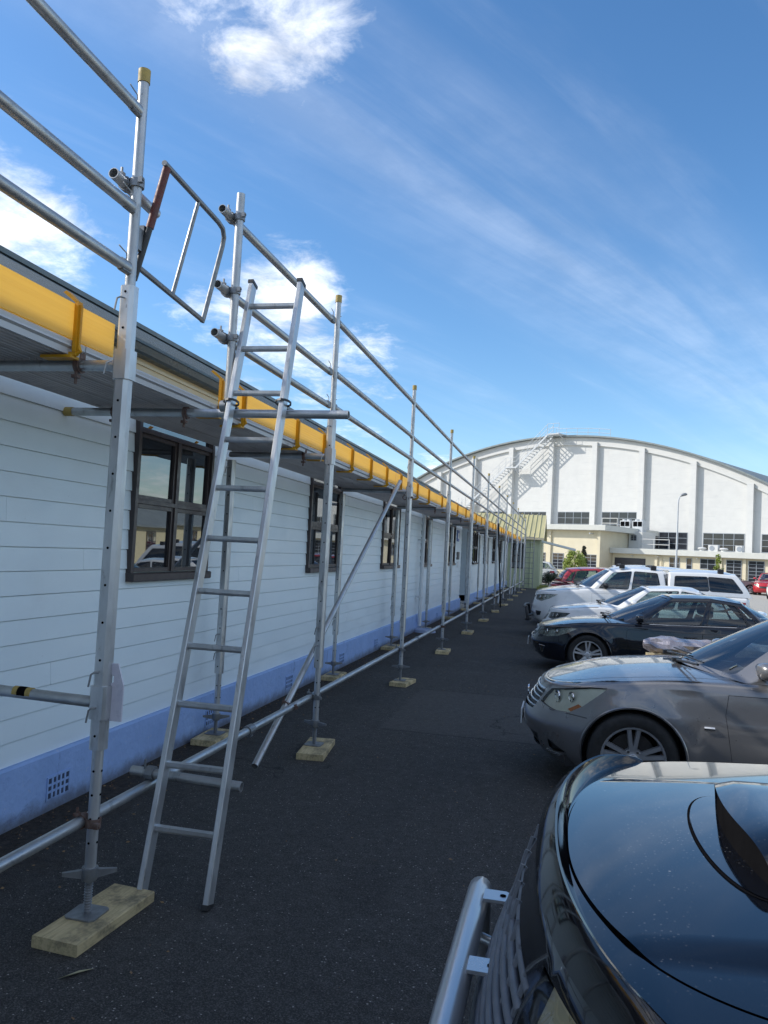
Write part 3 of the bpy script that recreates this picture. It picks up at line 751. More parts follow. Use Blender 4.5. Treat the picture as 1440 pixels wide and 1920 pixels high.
# ------------------------------------------------------------------ car builder
def interp(tab, x):
    xs_, ys_ = zip(*tab); return np.interp(x, xs_, ys_)
def smooth_tab(tab):
    xs_ = np.array([p[0] for p in tab], float); ys_ = np.array([p[1] for p in tab], float)
    m = np.zeros(len(xs_)); d = np.diff(ys_)/np.diff(xs_)
    for i in range(1, len(xs_)-1): m[i] = 0 if d[i-1]*d[i] <= 0 else 2*d[i-1]*d[i]/(d[i-1]+d[i])
    m[0], m[-1] = d[0], d[-1]
    def f(x):
        x = np.clip(x, xs_[0], xs_[-1]); i = np.clip(np.searchsorted(xs_, x)-1, 0, len(xs_)-2)
        h = xs_[i+1]-xs_[i]; t = (x-xs_[i])/h
        return (2*t**3-3*t**2+1)*ys_[i] + (t**3-2*t**2+t)*h*m[i] + (-2*t**3+3*t**2)*ys_[i+1] + (t**3-t**2)*h*m[i+1]
    return f

def in_poly(pts, poly):
    x, y = pts[:, 0], pts[:, 1]; ins = np.zeros(len(pts), bool); n = len(poly)
    for i in range(n):
        x1, y1 = poly[i]; x2, y2 = poly[(i+1) % n]
        if y1 == y2: continue
        c = ((y1 > y) != (y2 > y)) & (x < (x2-x1)*(y-y1)/(y2-y1)+x1)
        ins ^= c
    return ins
def densify(poly, step):
    out = []; n = len(poly)
    for i in range(n):
        a = np.array(poly[i], float); b = np.array(poly[(i+1) % n], float)
        k = max(1, int(np.ceil(np.linalg.norm(b-a)/step)))
        out += [tuple(a+(b-a)*j/k) for j in range(k)]
    return out
def seg_dist(pts, poly):
    d = np.full(len(pts), 9e9); n = len(poly)
    for i in range(n):
        a = np.array(poly[i]); b = np.array(poly[(i+1) % n]); ab = b-a; L = ab@ab+1e-12
        t = np.clip(((pts-a)@ab)/L, 0, 1); d = np.minimum(d, np.linalg.norm(pts-(a+t[:, None]*ab), axis=1))
    return d
def shrink(poly, d):
    p = np.array(poly, float); n = len(p)
    A = .5*np.sum(p[:, 0]*np.roll(p[:, 1], -1)-np.roll(p[:, 0], -1)*p[:, 1]); sg = 1 if A > 0 else -1
    out = []
    for i in range(n):
        e1 = p[i]-p[i-1]; e2 = p[(i+1) % n]-p[i]
        n1 = np.array([-e1[1], e1[0]])/(np.linalg.norm(e1)+1e-9)*sg; n2 = np.array([-e2[1], e2[0]])/(np.linalg.norm(e2)+1e-9)*sg
        b = n1+n2; L = np.linalg.norm(b)
        if L < .2: out.append(tuple(p[i]+n1*d)); continue
        b /= L; out.append(tuple(p[i]+b*d/max(.4, b@n1)))
    return out

def cdt_fill(outer, holes, step):
    polys = [densify(outer, step)] + [densify(h, step) for h in holes]
    vs, es = [], []
    for p in polys:
        o = len(vs); n = len(p); vs += p; es += [(o+i, o+(i+1) % n) for i in range(n)]
    a = np.array(polys[0]); lo, hi = a.min(0), a.max(0)
    gx, gy = np.meshgrid(np.arange(lo[0]+step*.5, hi[0], step), np.arange(lo[1]+step*.5, hi[1], step))
    gx[::2] += step*.5*0
    pts = np.stack([gx.ravel(), gy.ravel()], -1)
    if len(pts):
        ok = in_poly(pts, polys[0])
        for h in polys[1:]: ok &= ~in_poly(pts, h)
        pts = pts[ok]
        if len(pts):
            d = np.min([seg_dist(pts, p) for p in polys], axis=0); pts = pts[d > step*.45]
    allv = [Vector(v) for v in vs] + [Vector(v) for v in pts]
    V, E, Fc, *_ = delaunay_2d_cdt(allv, es, [], 0, 1e-5)
    V = np.array([tuple(v) for v in V])
    F = np.array([f for f in Fc if len(f) == 3], int)
    cen = V[F].mean(1); ok = in_poly(cen, polys[0])
    for h in polys[1:]: ok &= ~in_poly(cen, h)
    return V, F[ok]

def surf(name, outer, holes, fn, step, m, parent, off=0, mirror=False, thick=0):
    """fill a 2d polygon (with holes) and lay it on the surface fn(a,b)->(N,3); analytic normals"""
    V, F = cdt_fill(outer, holes, step)
    a, b = V[:, 0], V[:, 1]; e = 1e-3
    P = fn(a, b); Pa = (fn(a+e, b)-fn(a-e, b)); Pb = (fn(a, b+e)-fn(a, b-e))
    N = np.cross(Pa, Pb); N /= np.linalg.norm(N, axis=1)[:, None]+1e-12
    if (N*(P-CEN)).sum() < 0: N = -N
    P = P + N*off
    if mirror: P = P*[1, -1, 1]; N = N*[1, -1, 1]
    # orientation
    fnrm = np.cross(P[F[:, 1]]-P[F[:, 0]], P[F[:, 2]]-P[F[:, 0]])
    if (fnrm*N[F[:, 0]]).sum() < 0: F = F[:, ::-1]
    me = bpy.data.meshes.new(name); me.from_pydata(P.tolist(), [], F.tolist()); me.update()
    me.shade_smooth()
    me.normals_split_custom_set_from_vertices([tuple(n) for n in N])
    return mk(name, me, m, parent)

def arc(cx, cy, r, a0, a1, n):
    return [(cx+r*math.cos(a0+(a1-a0)*i/n), cy+r*math.sin(a0+(a1-a0)*i/n)) for i in range(n+1)]
def rounded(poly, r, n=4):
    out = []; k = len(poly)
    for i in range(k):
        p = np.array(poly[i], float); a = np.array(poly[i-1], float); b = np.array(poly[(i+1) % k], float)
        u = a-p; v = b-p; lu, lv = np.linalg.norm(u), np.linalg.norm(v); rr = min(r, lu*.45, lv*.45)
        A = p+u/lu*rr; B = p+v/lv*rr
        for j in range(n+1):
            t = j/n; out.append(tuple((1-t)**2*A+2*t*(1-t)*p+t*t*B))
    return out

CEN = np.array([2.3, 0, .3])
class Car:
    def __init__(s, P, thing_, paint, step):
        s.P = P; s.t = thing_; s.paint = paint; s.step = step
        L, Wh = P['L'], P['W']/2
        cf, pf, cr, pr = P.get('cf', .75), P.get('pf', 2.5), P.get('cr', .55), P.get('pr', 2.8)
        ph = np.linspace(0, pi/2, 90)
        fu = cf*(1-np.cos(ph)**(2/pf)); fy = Wh*np.sin(ph)**(2/pf)
        ru = L-cr*(1-np.cos(ph)**(2/pr)); ry = Wh*np.sin(ph)**(2/pr)
        mid = np.linspace(cf, L-cr, 60)[1:-1]
        u = np.concatenate([fu, mid, ru[::-1]]); y = np.concatenate([fy, np.full(len(mid), Wh), ry[::-1]])
        y = y*(1-P.get('taper', .035)*((u-L*.52)/(L/2))**2)
        # resample evenly by arc length
        d = np.r_[0, np.cumsum(np.hypot(np.diff(u), np.diff(y)))]
        s.th = np.linspace(0, d[-1], 600); s.pu = np.interp(s.th, d, u); s.py = np.interp(s.th, d, y)
        k = np.ones(9)/9
        tu = np.gradient(s.pu); ty = np.gradient(s.py); tl = np.hypot(tu, ty)
        nx, ny = -ty/tl, tu/tl                       # outward normal (front: -u)
        nx = np.convolve(np.pad(nx, 4, 'edge'), k, 'valid'); ny = np.convolve(np.pad(ny, 4, 'edge'), k, 'valid')
        s.nx, s.ny = nx, ny
        s.T = d[-1]; s.Wh = Wh; s.L = L
        s.zcf = smooth_tab(P['top']); s.si = smooth_tab(P['side']); s.fi = smooth_tab(P['front']); s.ri = smooth_tab(P.get('rear', P['front']))
        s.zb = P.get('zb', .2); s.r = P.get('r', .08); s.drop = smooth_tab(P.get('drop', [(0, .06), (L, .06)]))
        s.arches = [(P['wf'], P['ra']), (P['wr'], P['ra'])]; s.zw = P['rw']
        s.HN = 1.0
    def th_u(s, u): i = len(s.th)//8; return float(np.interp(u, s.pu, s.th))
    def th_y(s, y): return float(np.interp(y, s.py[:200], s.th[:200]))
    def Z(s, u, v): return s.zcf(u) - s.drop(u)*(np.abs(v)/s.Wh)**2.2
    def base(s, th):
        return np.interp(th, s.th, s.pu), np.interp(th, s.th, s.py), np.interp(th, s.th, s.nx), np.interp(th, s.th, s.ny)
    def inset(s, u, nx, ny, z):
        f = np.where(u < s.L/2, s.fi(z), s.ri(z)); w = nx**2
        return w*f + (1-w)*s.si(z)
    def ztop(s, u, y, nx, ny):
        z = s.Z(u, y)
        for _ in range(4):
            ins = s.inset(u, nx, ny, z-s.r)+s.r; z = s.Z(u-nx*ins, y-ny*ins)
        return z
    def skirt(s, th, b):
        """b: height z up to ztop-r, then arc length along the rounding"""
        th = np.asarray(th, float); b = np.asarray(b, float)
        u, y, nx, ny = s.base(th); zt = s.ztop(u, y, nx, ny); z1 = zt-s.r
        ang = np.clip((b-z1)/s.r, 0, pi/2); over = b > z1
        z = np.where(over, z1+s.r*np.sin(ang), b)
        ins = s.inset(u, nx, ny, np.minimum(b, z1)) + np.where(over, s.r*(1-np.cos(ang)), 0)
        for (uw, R) in s.arches:
            rr = np.hypot(u-uw, z-s.zw); ins = ins - s.P.get('flare', .022)*np.exp(-((rr-R)/.09)**2)*(ny**2)*(z > .1)
        return np.stack([u-nx*ins, y-ny*ins, z], -1)
    def btop(s, th):
        u, y, nx, ny = s.base(th); return s.ztop(u, y, nx, ny)-s.r+s.r*pi/2
    def top_outline(s, ths):
        ths = np.asarray(ths, float); p = s.skirt(ths, s.btop(ths)); return p
    def hoodfn(s, a, b): return np.stack([a, b, s.Z(a, b)], -1)

def make_wheel(parent, loc, R, Rr, wd, side, spokes, m_rim, two=True, detail=True):
    """wheel part (brake and barrel) with tyre and rim below it; side=-1 faces -y"""
    M = Matrix.Translation(loc) @ Matrix.Rotation(pi/2*(1 if side < 0 else -1), 4, 'X')   # local z = outward
    n = 40 if detail else 20
    w = MB().lathe([(Rr*.97, wd*.42), (Rr*.90, wd*.36), (Rr*.88, -wd*.4)], M, n); w.lathe([(0, -.01), (Rr*.72, -.01), (Rr*.72, -.03), (0, -.03)], M, n)
    wo = w.build('wheel', M_steel_d, parent, smooth=40)
    k = R-Rr
    prof = [(Rr*.965, wd*.40), (Rr*1.0, wd*.485), (Rr+k*.25, wd*.53), (Rr+k*.6, wd*.54), (Rr+k*.82, wd*.50), (Rr+k*.94, wd*.43), (R, wd*.36), (R, wd*.12), (R-.006, wd*.11), (R-.006, wd*.09), (R, wd*.08), (R, -wd*.4), (Rr+k*.5, -wd*.5), (Rr, -wd*.4)]
    MB().lathe(prof, M, n).build('tyre', M_tyre, wo, smooth=35)
    r = MB().lathe([(Rr*.985, wd*.40), (Rr*.995, wd*.455), (Rr*.93, wd*.45), (Rr*.90, wd*.38)], M, n)
    zf = wd*.36
    def spoke(a, w0, w1, tw):
        c, s_ = math.cos(a), math.sin(a); pts = []
        for (rr, ww, z, dp) in ((Rr*.12, w0, zf*.80, .03), (Rr*.5, (w0+w1)/2*.9, zf*.95, .028), (Rr*.95, w1, zf*1.16, .022)):
            ca, sa = math.cos(a+tw*rr/Rr), math.sin(a+tw*rr/Rr)
            for (o_, zz) in ((-ww/2, z-dp), (-ww/2*.75, z), (ww/2*.75, z), (ww/2, z-dp)): pts.append(M @ Vector((ca*rr-sa*o_, sa*rr+ca*o_, zz)))
        fs = [(j*4+i, j*4+i+1, (j+1)*4+i+1, (j+1)*4+i) for j in range(2) for i in range(3)]
        r.add(pts, fs)
    for i in range(spokes):
        a = 2*pi*i/spokes + pi/2
        if two:
            spoke(a-.19, .040, .038, .03); spoke(a+.19, .040, .038, -.03)
        else: spoke(a, .06, .05, 0)
    r.lathe([(0, zf*.92), (.028, zf*.92), (.034, zf*.86), (.07, zf*.80), (.078, zf*.5)], M, 20)
    r.build('rim', m_rim, wo, smooth=30)
    if detail:
        nb = MB()
        for i in range(5):
            a = 2*pi*i/5+pi/2+.63; nb.tube(M @ Vector((.055*math.cos(a), .055*math.sin(a), zf*.7)), M @ Vector((.055*math.cos(a), .055*math.sin(a), zf*.86)), .010, 6)
        nb.build('wheel_nuts', M_steel_d, wo)
    return wo

M_tyre = mat('tyre_rubber', (.014, .014, .015), (.022, .022, .022), 10, .8, bump=.1)
M_steel_d = mat('brake_steel', (.06, .06, .06), (.10, .09, .085), 15, .55, metal=.6)
M_rimd = mat('graphite_alloy', (.42, .43, .45), (.40, .41, .43), 3, .3, metal=.6, rr=.03)
M_rims = mat('silver_alloy', (.62, .63, .65), (.60, .61, .63), 3, .3, metal=.5, rr=.03)
M_trim = mat('black_trim_plastic', (.014, .014, .016), (.022, .022, .024), 12, .45)
M_gloss = mat('gloss_black', (.006, .006, .007), (.008, .008, .01), 12, .06, spec=.45, rr=.02)
M_chrome = mat('chrome', (.72, .73, .75), (.62, .63, .65), 9, .12, metal=1)
M_seat = mat('grey_upholstery', (.10, .10, .11), (.07, .07, .08), 30, .8)
M_glass = glass('tinted_glass', (.50, .60, .58), 1.75)
M_screen = glass('windscreen_glass', (.62, .70, .68), 2.3)
M_glassd = glass('privacy_glass', (.10, .13, .15), 1.7)
M_lens = glass('headlamp_lens', (.96, .97, .94), 1.4)
M_lensin = mat('headlamp_reflector', (.55, .57, .55), (.40, .42, .40), 20, .25, metal=.5)
M_amber = mat('amber_lens', (.55, .16, .02), (.45, .12, .02), 20, .2)
M_red = mat('red_lens', (.35, .01, .02), (.25, .01, .015), 20, .15, coat=.5)
M_plate = mat('number_plate', (.72, .73, .73), (.65, .66, .66), 9, .4)
def paint(name, c1, metal=.0, rough=.32, specks=False):
    def ex(t, v, col, b):
        fl = t.noise(v, 900, 2, .5)
        c = t.mix(t.mapr(fl, .55, .75, 0, .22 if metal else .0), col, tuple(min(1, x*1.9+.03) for x in c1))
        if specks:
            vo = t.new('ShaderNodeTexVoronoi', i_Vector=v, i_Scale=17); n = t.noise(v, 3.1, 3, .6)
            sp = t.math('MULTIPLY', t.mapr(vo.outputs['Distance'], .025, .055, 1, 0), t.mapr(n, .47, .58))
            c = t.mix(t.math('MULTIPLY', sp, .75), c, (.45, .45, .44))
            vo2 = t.new('ShaderNodeTexVoronoi', i_Vector=v, i_Scale=85); sp2 = t.math('MULTIPLY', t.mapr(vo2.outputs['Distance'], .10, .2, 1, 0), t.mapr(t.noise(v, 2.5, 3, .6), .42, .6))
            c = t.mix(t.math('MULTIPLY', sp2, .35), c, (.3, .3, .3))
        return c
    return mat(name, c1, tuple(x*.93 for x in c1), 3, rough, metal=metal, coat=1.0, extra=ex, rr=.03, spec=.15 if max(c1) < .05 else .5)

def ring_fn(B, T, bulge, roll=.05):
    """greenhouse: bottom ring B(q), top ring T(q), q in [0,4]; s in [0,1]"""
    def fn(q, s):
        q = np.asarray(q, float); s = np.asarray(s, float)
        b = B(q); t = T(q); d = (t-b)
        out = np.stack([np.where(q < 1, -1.0, np.where(q > 3, 1.0, 0.0)), np.where((q >= 1) & (q <= 3), 1.0, .0), np.full_like(q, .35)], -1)
        k = np.clip((s-.90)/.10, 0, 1)
        ss = s[..., None]
        p = b + d*ss + out*(bulge*4*ss*(1-ss))
        cen = np.stack([t[:, 0]*0+(t[:, 0].mean()), t[:, 1]*0, t[:, 2]], -1)
        inw = np.stack([np.zeros_like(q), -np.ones_like(q), np.zeros_like(q)], -1)*((q >= .9) & (q <= 3.1))[..., None]
        return p + inw*(roll*(k**2))[..., None]
    return fn

def greenhouse(c, G, body_m, gm=None, gmr=None, prefix=''):
    """G: control points bottom/top for q=0..4: (u, y, z)"""
    Bp, Tp = np.array(G['B'], float), np.array(G['T'], float)
    def mkr(C):
        def f(q):
            q = np.clip(np.asarray(q, float), 0, 4); i = np.clip(q.astype(int), 0, 3); t = (q-i)[..., None]
            a, b = C[i], C[i+1]; p = a*(1-t)+b*t
            # bowed windscreen and rear window in plan
            tt = t[..., 0]
            p0 = np.where(i == 0, a[..., 0]+(b[..., 0]-a[..., 0])*tt**2, np.where(i == 3, b[..., 0]+(a[..., 0]-b[..., 0])*(1-tt)**2, p[..., 0]))
            z0 = np.where(i == 0, a[..., 2]+(b[..., 2]-a[..., 2])*tt**2, np.where(i == 3, b[..., 2]+(a[..., 2]-b[..., 2])*(1-tt)**2, p[..., 2]))
            return np.stack([p0, p[..., 1], z0], -1)
        return f
    B, T = mkr(Bp), mkr(Tp)
    fn = ring_fn(B, T, G.get('bulge', .02), G.get('roll', .04))
    H = G.get('H', .55)
    f2 = lambda a, b: fn(a, b/H)
    st = c.step*1.2
    sc = lambda poly: [(q, s*H) for q, s in poly]
    wins = G['wins']
    holes = [sc(rounded(w, .05, 3)) for n_, w, k in wins]
    for mir in (False, True):
        surf('pillars', sc([(0, 0), (4, 0), (4, 1), (0, 1)]), holes, f2, st, body_m, c.t, 0, mir)
        for (n_, w, k), h in zip(wins, holes):
            g = {'w': gm, 'd': gmr, 's': gm}[k] or gm
            if n_ == 'windscreen' or n_ == 'rear_window':
                continue
            surf(n_, shrink(h, .004), [], f2, st, g, c.t, -.006, mir)
            # dark rubber surround
            rim = shrink(h, -.016)
            surf('window_seal', rim, [shrink(h, .002)], f2, st, M_trim, c.t, .0015, mir)
    # full-width screens
    for (n_, w, k), h in zip(wins, holes):
        if n_ not in ('windscreen', 'rear_window'): continue
        fm = lambda a, b: f2(np.abs(a) if n_ == 'windscreen' else 4-np.abs(a), b)*np.stack([np.ones_like(a), np.where(a < 0, -1., 1.), np.ones_like(a)], -1)
        hh = h if n_ == 'windscreen' else [(4-q, s) for q, s in h]
        qmax = max(q for q, s in hh); lo = min(s for q, s in hh); hi = max(s for q, s in hh)
        edge = [(q, s) for q, s in hh if q > .02]
        poly = [(q, s) for q, s in edge] + [(-q, s) for q, s in edge[::-1]]
        surf(n_, poly, [], fm, st, M_screen if n_ == 'windscreen' else gmr, c.t, -.006)
    # roof
    qs = np.linspace(0, 4, 60); tr = fn(qs, np.ones_like(qs)*.999)
    u = np.r_[tr[:, 0], tr[::-1, 0]]; y = np.r_[tr[:, 1], -tr[::-1, 1]]
    ur, zr = tr[:, 0], tr[:, 2]; order = np.argsort(ur[15:46]); uu, zz = ur[15:46][order], zr[15:46][order]; ymax = tr[:, 1].max()
    u0, z0 = tr[0, 0], tr[0, 2]; u1, z1 = tr[-1, 0], tr[-1, 2]
    cz = smooth_tab(G['roofline'])
    ye = lambda a: np.interp(a, uu, tr[15:46, 1][order])
    def rfn(a, b):
        edge = np.interp(a, np.r_[u0-1e-3, uu, u1+1e-3] if u0 < uu[0] else uu, np.r_[z0, zz, z1] if u0 < uu[0] else zz)
        k = np.clip(1-(np.abs(b)/np.maximum(ye(a), .2))**2.2, 0, 1)
        return np.stack([a, b, edge + (cz(a)-edge)*k], -1)
    poly = [(a, b) for a, b in zip(u, y)]
    pl_ = [poly[0]]
    for p in poly[1:]:
        if math.hypot(p[0]-pl_[-1][0], p[1]-pl_[-1][1]) > .012: pl_.append(p)
    surf('roof', pl_, [], rfn, st, G.get('roof_m', body_m), c.t)
    return fn

def build_car(name, label, cat, loc, P, pm, step=.05, scale=1, rotz=0, group=None, rim=None, detail=True, spokes=5, two=True, cy=0):
    t = thing(name, label, cat, loc, rotz, group, world=False, scale=scale)
    global CEN
    c = Car(P, t, pm, step); L = P['L']; CEN = np.array([L/2, 0, .3])
    zb = c.zb; T = c.T; st = step
    ths = np.linspace(0, T, 140); bt = c.btop(ths)
    outer = [(0, zb)] + [(T, zb)] + [(a, b) for a, b in zip(ths[::-1], bt[::-1])]
    circ = []
    for (uw, R) in c.arches:
        tw = c.th_u(uw); cen = tw
        circ.append([(c.th_u(uw+R*math.cos(a)), c.zw+R*math.sin(a)) for a in np.linspace(0, 2*pi, 49)[:-1]])
    parts = []                                        # (name, polygon in (theta,b), material, inset, shrink)
    for (n_, poly, m_, off) in P.get('panels', []):
        pl_ = []
        for p in poly:
            if p[0] == 'u': pl_.append((c.th_u(p[1]), p[2]))
            elif p[0] == 'y': pl_.append((c.th_y(p[1]), p[2]))
            else: pl_.append((p[1], p[2]))
        # clip to just under the shoulder when 'top'
        parts.append((n_, densify(pl_, st*1.2), m_, off))
    holes = circ + [p[1] for p in parts]
    for mir in (False, True):
        surf('body_side', outer, holes, c.skirt, st, pm, t, 0, mir)
        surf('inner_shell', outer, circ, lambda a, b: c.skirt(a, np.minimum(b, c.btop(a)-.02)), st*1.6, M_trim, t, -.05, mir)
        for (n_, poly, m_, off) in parts:
            ps = shrink(poly, .0032)
            if m_ == 'paint': o = surf(n_, ps, [], c.skirt, st, pm, t, off, mir)
            elif m_ == 'lamp':
                o = surf('headlight', ps, [], c.skirt, st*.8, M_lens, t, .001, mir)
                surf('reflector', ps, [], c.skirt, st*.8, P.get('lampin', M_lensin), o, -.026, mir)
                cx = np.mean([p[0] for p in poly]); cb = np.mean([p[1] for p in poly]); w_ = max(p[0] for p in poly)-min(p[0] for p in poly)
                for k, (q, rr_) in enumerate(((-.20, .042), (.04, .034))):
                    pc = c.skirt(np.array([cx+q*w_]), np.array([cb-.012+.02*k]))[0]*([1, -1, 1] if mir else [1, 1, 1])
                    sp = MB(); u_, y_, nx_, ny_ = [float(v) for v in c.base(cx+q*w_)]
                    dn = Vector((nx_*.6-.5, ny_*.5*(-1 if mir else 1), 0)).normalized(); Q = dn.to_track_quat('Z', 'Y').to_matrix().to_4x4()
                    sp.lathe([(0, -.022), (rr_*.35, -.020), (rr_*.75, -.008), (rr_, .012), (rr_*1.08, .014), (rr_*1.10, .004)], Matrix.Translation(Vector(pc)-dn*.022) @ Q, 16); sp.build('lamp_bowl', M_chrome, o, smooth=60)
                    MB().lathe([(rr_*.42, -.02), (rr_*.40, .0), (rr_*.25, .008), (0, .011)], Matrix.Translation(Vector(pc)-dn*.022) @ Q, 12).build('bulb', M_lensin, o, smooth=60)
                if P.get('amber'):
                    a0 = max(p[0] for p in poly); b0 = min(p[1] for p in poly)
                    am = [(cx+.02, b0+.03), (cx+.05, b0+.015), (cx+.14, b0+.065), (cx+.11, b0+.078)]
                    surf('indicator_lens', am, [], c.skirt, st*.5, M_amber, o, -.012, mir)
            else: o = surf(n_, ps, [], c.skirt, st, m_, t, off, mir)
    # wheel wells and arch lips
    for (uw, R) in c.arches:
        for sgn in (-1, 1):
            w_ = MB(); n = 22; a0, a1 = -.35, pi+.35
            ytop = c.Wh-.012; 
            vs, fs = [], []
            for i in range(n+1):
                a = a0+(a1-a0)*i/n
                for yy in (ytop-.03, c.Wh-.36): vs.append((uw+(R-.004)*math.cos(a), sgn*yy, c.zw+(R-.004)*math.sin(a)))
            fs = [(2*i, 2*i+2, 2*i+3, 2*i+1) for i in range(n)]
            w_.add(vs, fs); cen_i = len(w_.v)
            w_.add([(uw+(R-.004)*math.cos(a0+(a1-a0)*i/n), sgn*(c.Wh-.36), c.zw+(R-.004)*math.sin(a0+(a1-a0)*i/n)) for i in range(n+1)], [tuple(range(n+1))])
            w_.build('wheel_arch_liner', M_trim, t, fixn=False)
            pts = []
            for a in np.linspace(-.15, pi+.15, 40):
                p = c.skirt(np.array([c.th_u(uw+(R+.002)*math.cos(a))]), np.array([max(zb, c.zw+(R+.002)*math.sin(a))]))[0]
                if c.zw+R*math.sin(a) > zb-.01: pts.append((p[0], p[1]*sgn-.004*sgn, p[2]))
            MB().path(pts, .010, 6).build('arch_lip', P.get('lip', pm), t, smooth=50)
            make_wheel(t, (uw, sgn*(c.Wh-P.get('winset', .125)), P['rw']), P['rw'], P['rr'], P.get('tw', .225), sgn, spokes, rim or M_rims, two, detail)
    # underbody
    MB().box(.35, L-.35, -c.Wh+.2, c.Wh-.2, zb+.0, zb+.08).build('underbody', M_trim, t)
    # bonnet / boot
    for (n_, u0, u1, bow, m_) in P['tops']:
        ss = [a for a in np.linspace(0, T, 240)]
        tp = c.top_outline(ss); sel = [(p[0], p[1]) for p in tp if u0 <= p[0] <= u1]
        if n_ == 'boot': yend = sel[0][1]
        else: yend = sel[-1][1]
        cowl = [(u1-bow*(1-(k/10.)**2) if n_ != 'boot' else u0-bow*(1-(k/10.)**2)*(-1), yend*k/10.) for k in range(10, -1, -1)]
        half = sel + cowl[1:] if n_ != 'boot' else [(p) for p in cowl[::-1][:-1]] + sel
        full = [p for p in half if p[1] > 1e-4] 
        first = half[0] if n_ != 'boot' else half[0]
        poly = full + [(p[0], -p[1]) for p in full[::-1]]
        if n_ == 'bonnet' and P.get('hood_in'):
            hi = P['hood_in']                        # separate fender strip outside the bonnet shut line
            inner = [(max(p[0], hi[0]*(1)), p[1]*hi[1]) for p in full]
            ip = []
            for (a, b) in inner:
                if not ip or math.hypot(a-ip[-1][0], b-ip[-1][1]) > .01: ip.append((a, b))
            ipoly = rounded(ip + [(a, -b) for a, b in ip[::-1]], .03, 2)
            surf('wing_top', poly, [ipoly], c.hoodfn, st, pm, t)
            surf('bonnet', shrink(ipoly, .004), [], P.get('hoodfn', lambda cc: cc.hoodfn)(c), P.get('hstep', st), m_ or pm, t, .001)
            surf('bonnet_gap', ipoly, [], c.hoodfn, st*2, M_trim, t, -.03)
        else: surf(n_, poly, [], c.hoodfn, st, m_ or pm, t)
    fn = None
    for G in P.get('green', []): fn = greenhouse(c, G, G.get('m') or pm, G.get('gm') or M_glass, G.get('gr') or M_glass)
    # cabin: dash, seats, wheel
    if P.get('cabin'):
        u0, u1, zf = P['cabin']; w_ = c.Wh-.16
        fl = MB().box(u0, u1, -w_, w_, zb+.08, zf-.42); fl.build('cabin_floor', M_trim, t)
        d = MB().prism([(u0-.15, zf-.5), (u0+.42, zf-.5), (u0+.42, zf-.10), (u0+.35, zf-.02), (u0-.1, zf-.015)], lambda a, z: (a, -w_, z), lambda a, z: (a, w_, z)); d.build('dashboard', M_trim, t)
        if detail:
            for sy in (-.38, .38):
                for k, us in enumerate((u0+1.15, u0+2.0)):
                    if us+.4 > u1: continue
                    s_ = MB().prism([(us-.35, zf-.45), (us+.1, zf-.48), (us+.28, zf+.12), (us+.20, zf+.15), (us+.05, zf-.28), (us-.35, zf-.30)], lambda a, z: (a, sy-.24, z), lambda a, z: (a, sy+.24, z))
                    s_.build('seat', M_seat, t, smooth=30)
                    MB().box(us+.20, us+.29, sy-.13, sy+.13, zf+.15, zf+.33, bev=.03).build('headrest', M_seat, t)
            M = Matrix.Translation((u0+.62, -.38 if P.get('rhd', True) is False else .38, zf-.02)) @ Matrix.Rotation(-1.1, 4, 'Y')
            MB().lathe([(.17+.012*math.cos(a), .012*math.sin(a)) for a in np.linspace(0, 2*pi, 7)[:-1]], M, 20, True).lathe([(0, -.02), (.06, -.02), (.05, .02), (0, .02)], M, 10).box(-.17, .17, -.015, .015, -.01, .01, M).build('steering_wheel', M_trim, t, smooth=40)
    # mirrors
    if P.get('mirror'):
        mu, mz, my, mm = P['mirror']
        for sgn in (-1, 1):
            b = MB(); n = 14
            for (yy, k) in ((my+.03, .55), (my+.07, .9), (my+.14, 1.0), (my+.19, .85), (my+.215, .45)): pass
            rings = []
            for (yy, k) in ((my+.02, .5), (my+.05, .85), (my+.12, 1.0), (my+.18, .92), (my+.21, .6), (my+.22, .2)):
                rings.append([(mu+.085*k*abs(math.cos(a))**.6*(1 if math.cos(a) > 0 else -1)*(1.0 if math.cos(a) < 0 else .45)+.03*(yy-my)/.2, sgn*yy, mz+.062*k*abs(math.sin(a))**.7*(1 if math.sin(a) > 0 else -1)) for a in np.linspace(0, 2*pi, n+1)[:-1]])
            vs = [p for r_ in rings for p in r_]
            fs = [(j*n+i, j*n+(i+1) % n, (j+1)*n+(i+1) % n, (j+1)*n+i) for j in range(len(rings)-1) for i in range(n)] + [tuple(range(n)), tuple(range(len(vs)-n, len(vs)))]
            b.add(vs, fs); mo = b.build('wing_mirror', mm or pm, t, smooth=50)
            MB().box(mu-.02, mu+.05, min(sgn*(my-.06), sgn*(my+.04)), max(sgn*(my-.06), sgn*(my+.04)), mz-.075, mz-.045, bev=.01).build('mirror_arm', M_trim, mo)
    for (nm, u, z, ln, hh) in P.get('handles', []):
        for sgn in (-1, 1):
            pts = []
            for k in range(7):
                f = k/6.; p = c.skirt(np.array([c.th_u(u+(f-.5)*ln)]), np.array([z]))[0]; o_ = .006+.022*math.sin(pi*f)**.6
                pts.append((p[0], sgn*(p[1]+o_), p[2]))
            MB().path(pts, [.008]+[hh]*5+[.008], 8).build(nm, P.get('handle_m') or pm, t, smooth=50)
    if P.get('wiper') is not None:
        u0, z0 = P['wiper']
        for (y0_, y1_) in ((-.12, -.66), (.46, -.08)):
            w_ = MB().path([(u0-.02, y0_, z0+.015), (u0+.01, (y0_+y1_)/2, z0+.035), (u0+.06, y1_, z0+.05)], .010, 6)
            w_.path([(u0+.045, y0_-.05*0+.03, z0+.052), (u0+.10, y1_, z0+.068)], .006, 5); w_.box(u0-.05, u0+.02, y0_-.03, y0_+.03, z0, z0+.03); w_.build('wiper', M_trim, t, smooth=40)
    return t, c

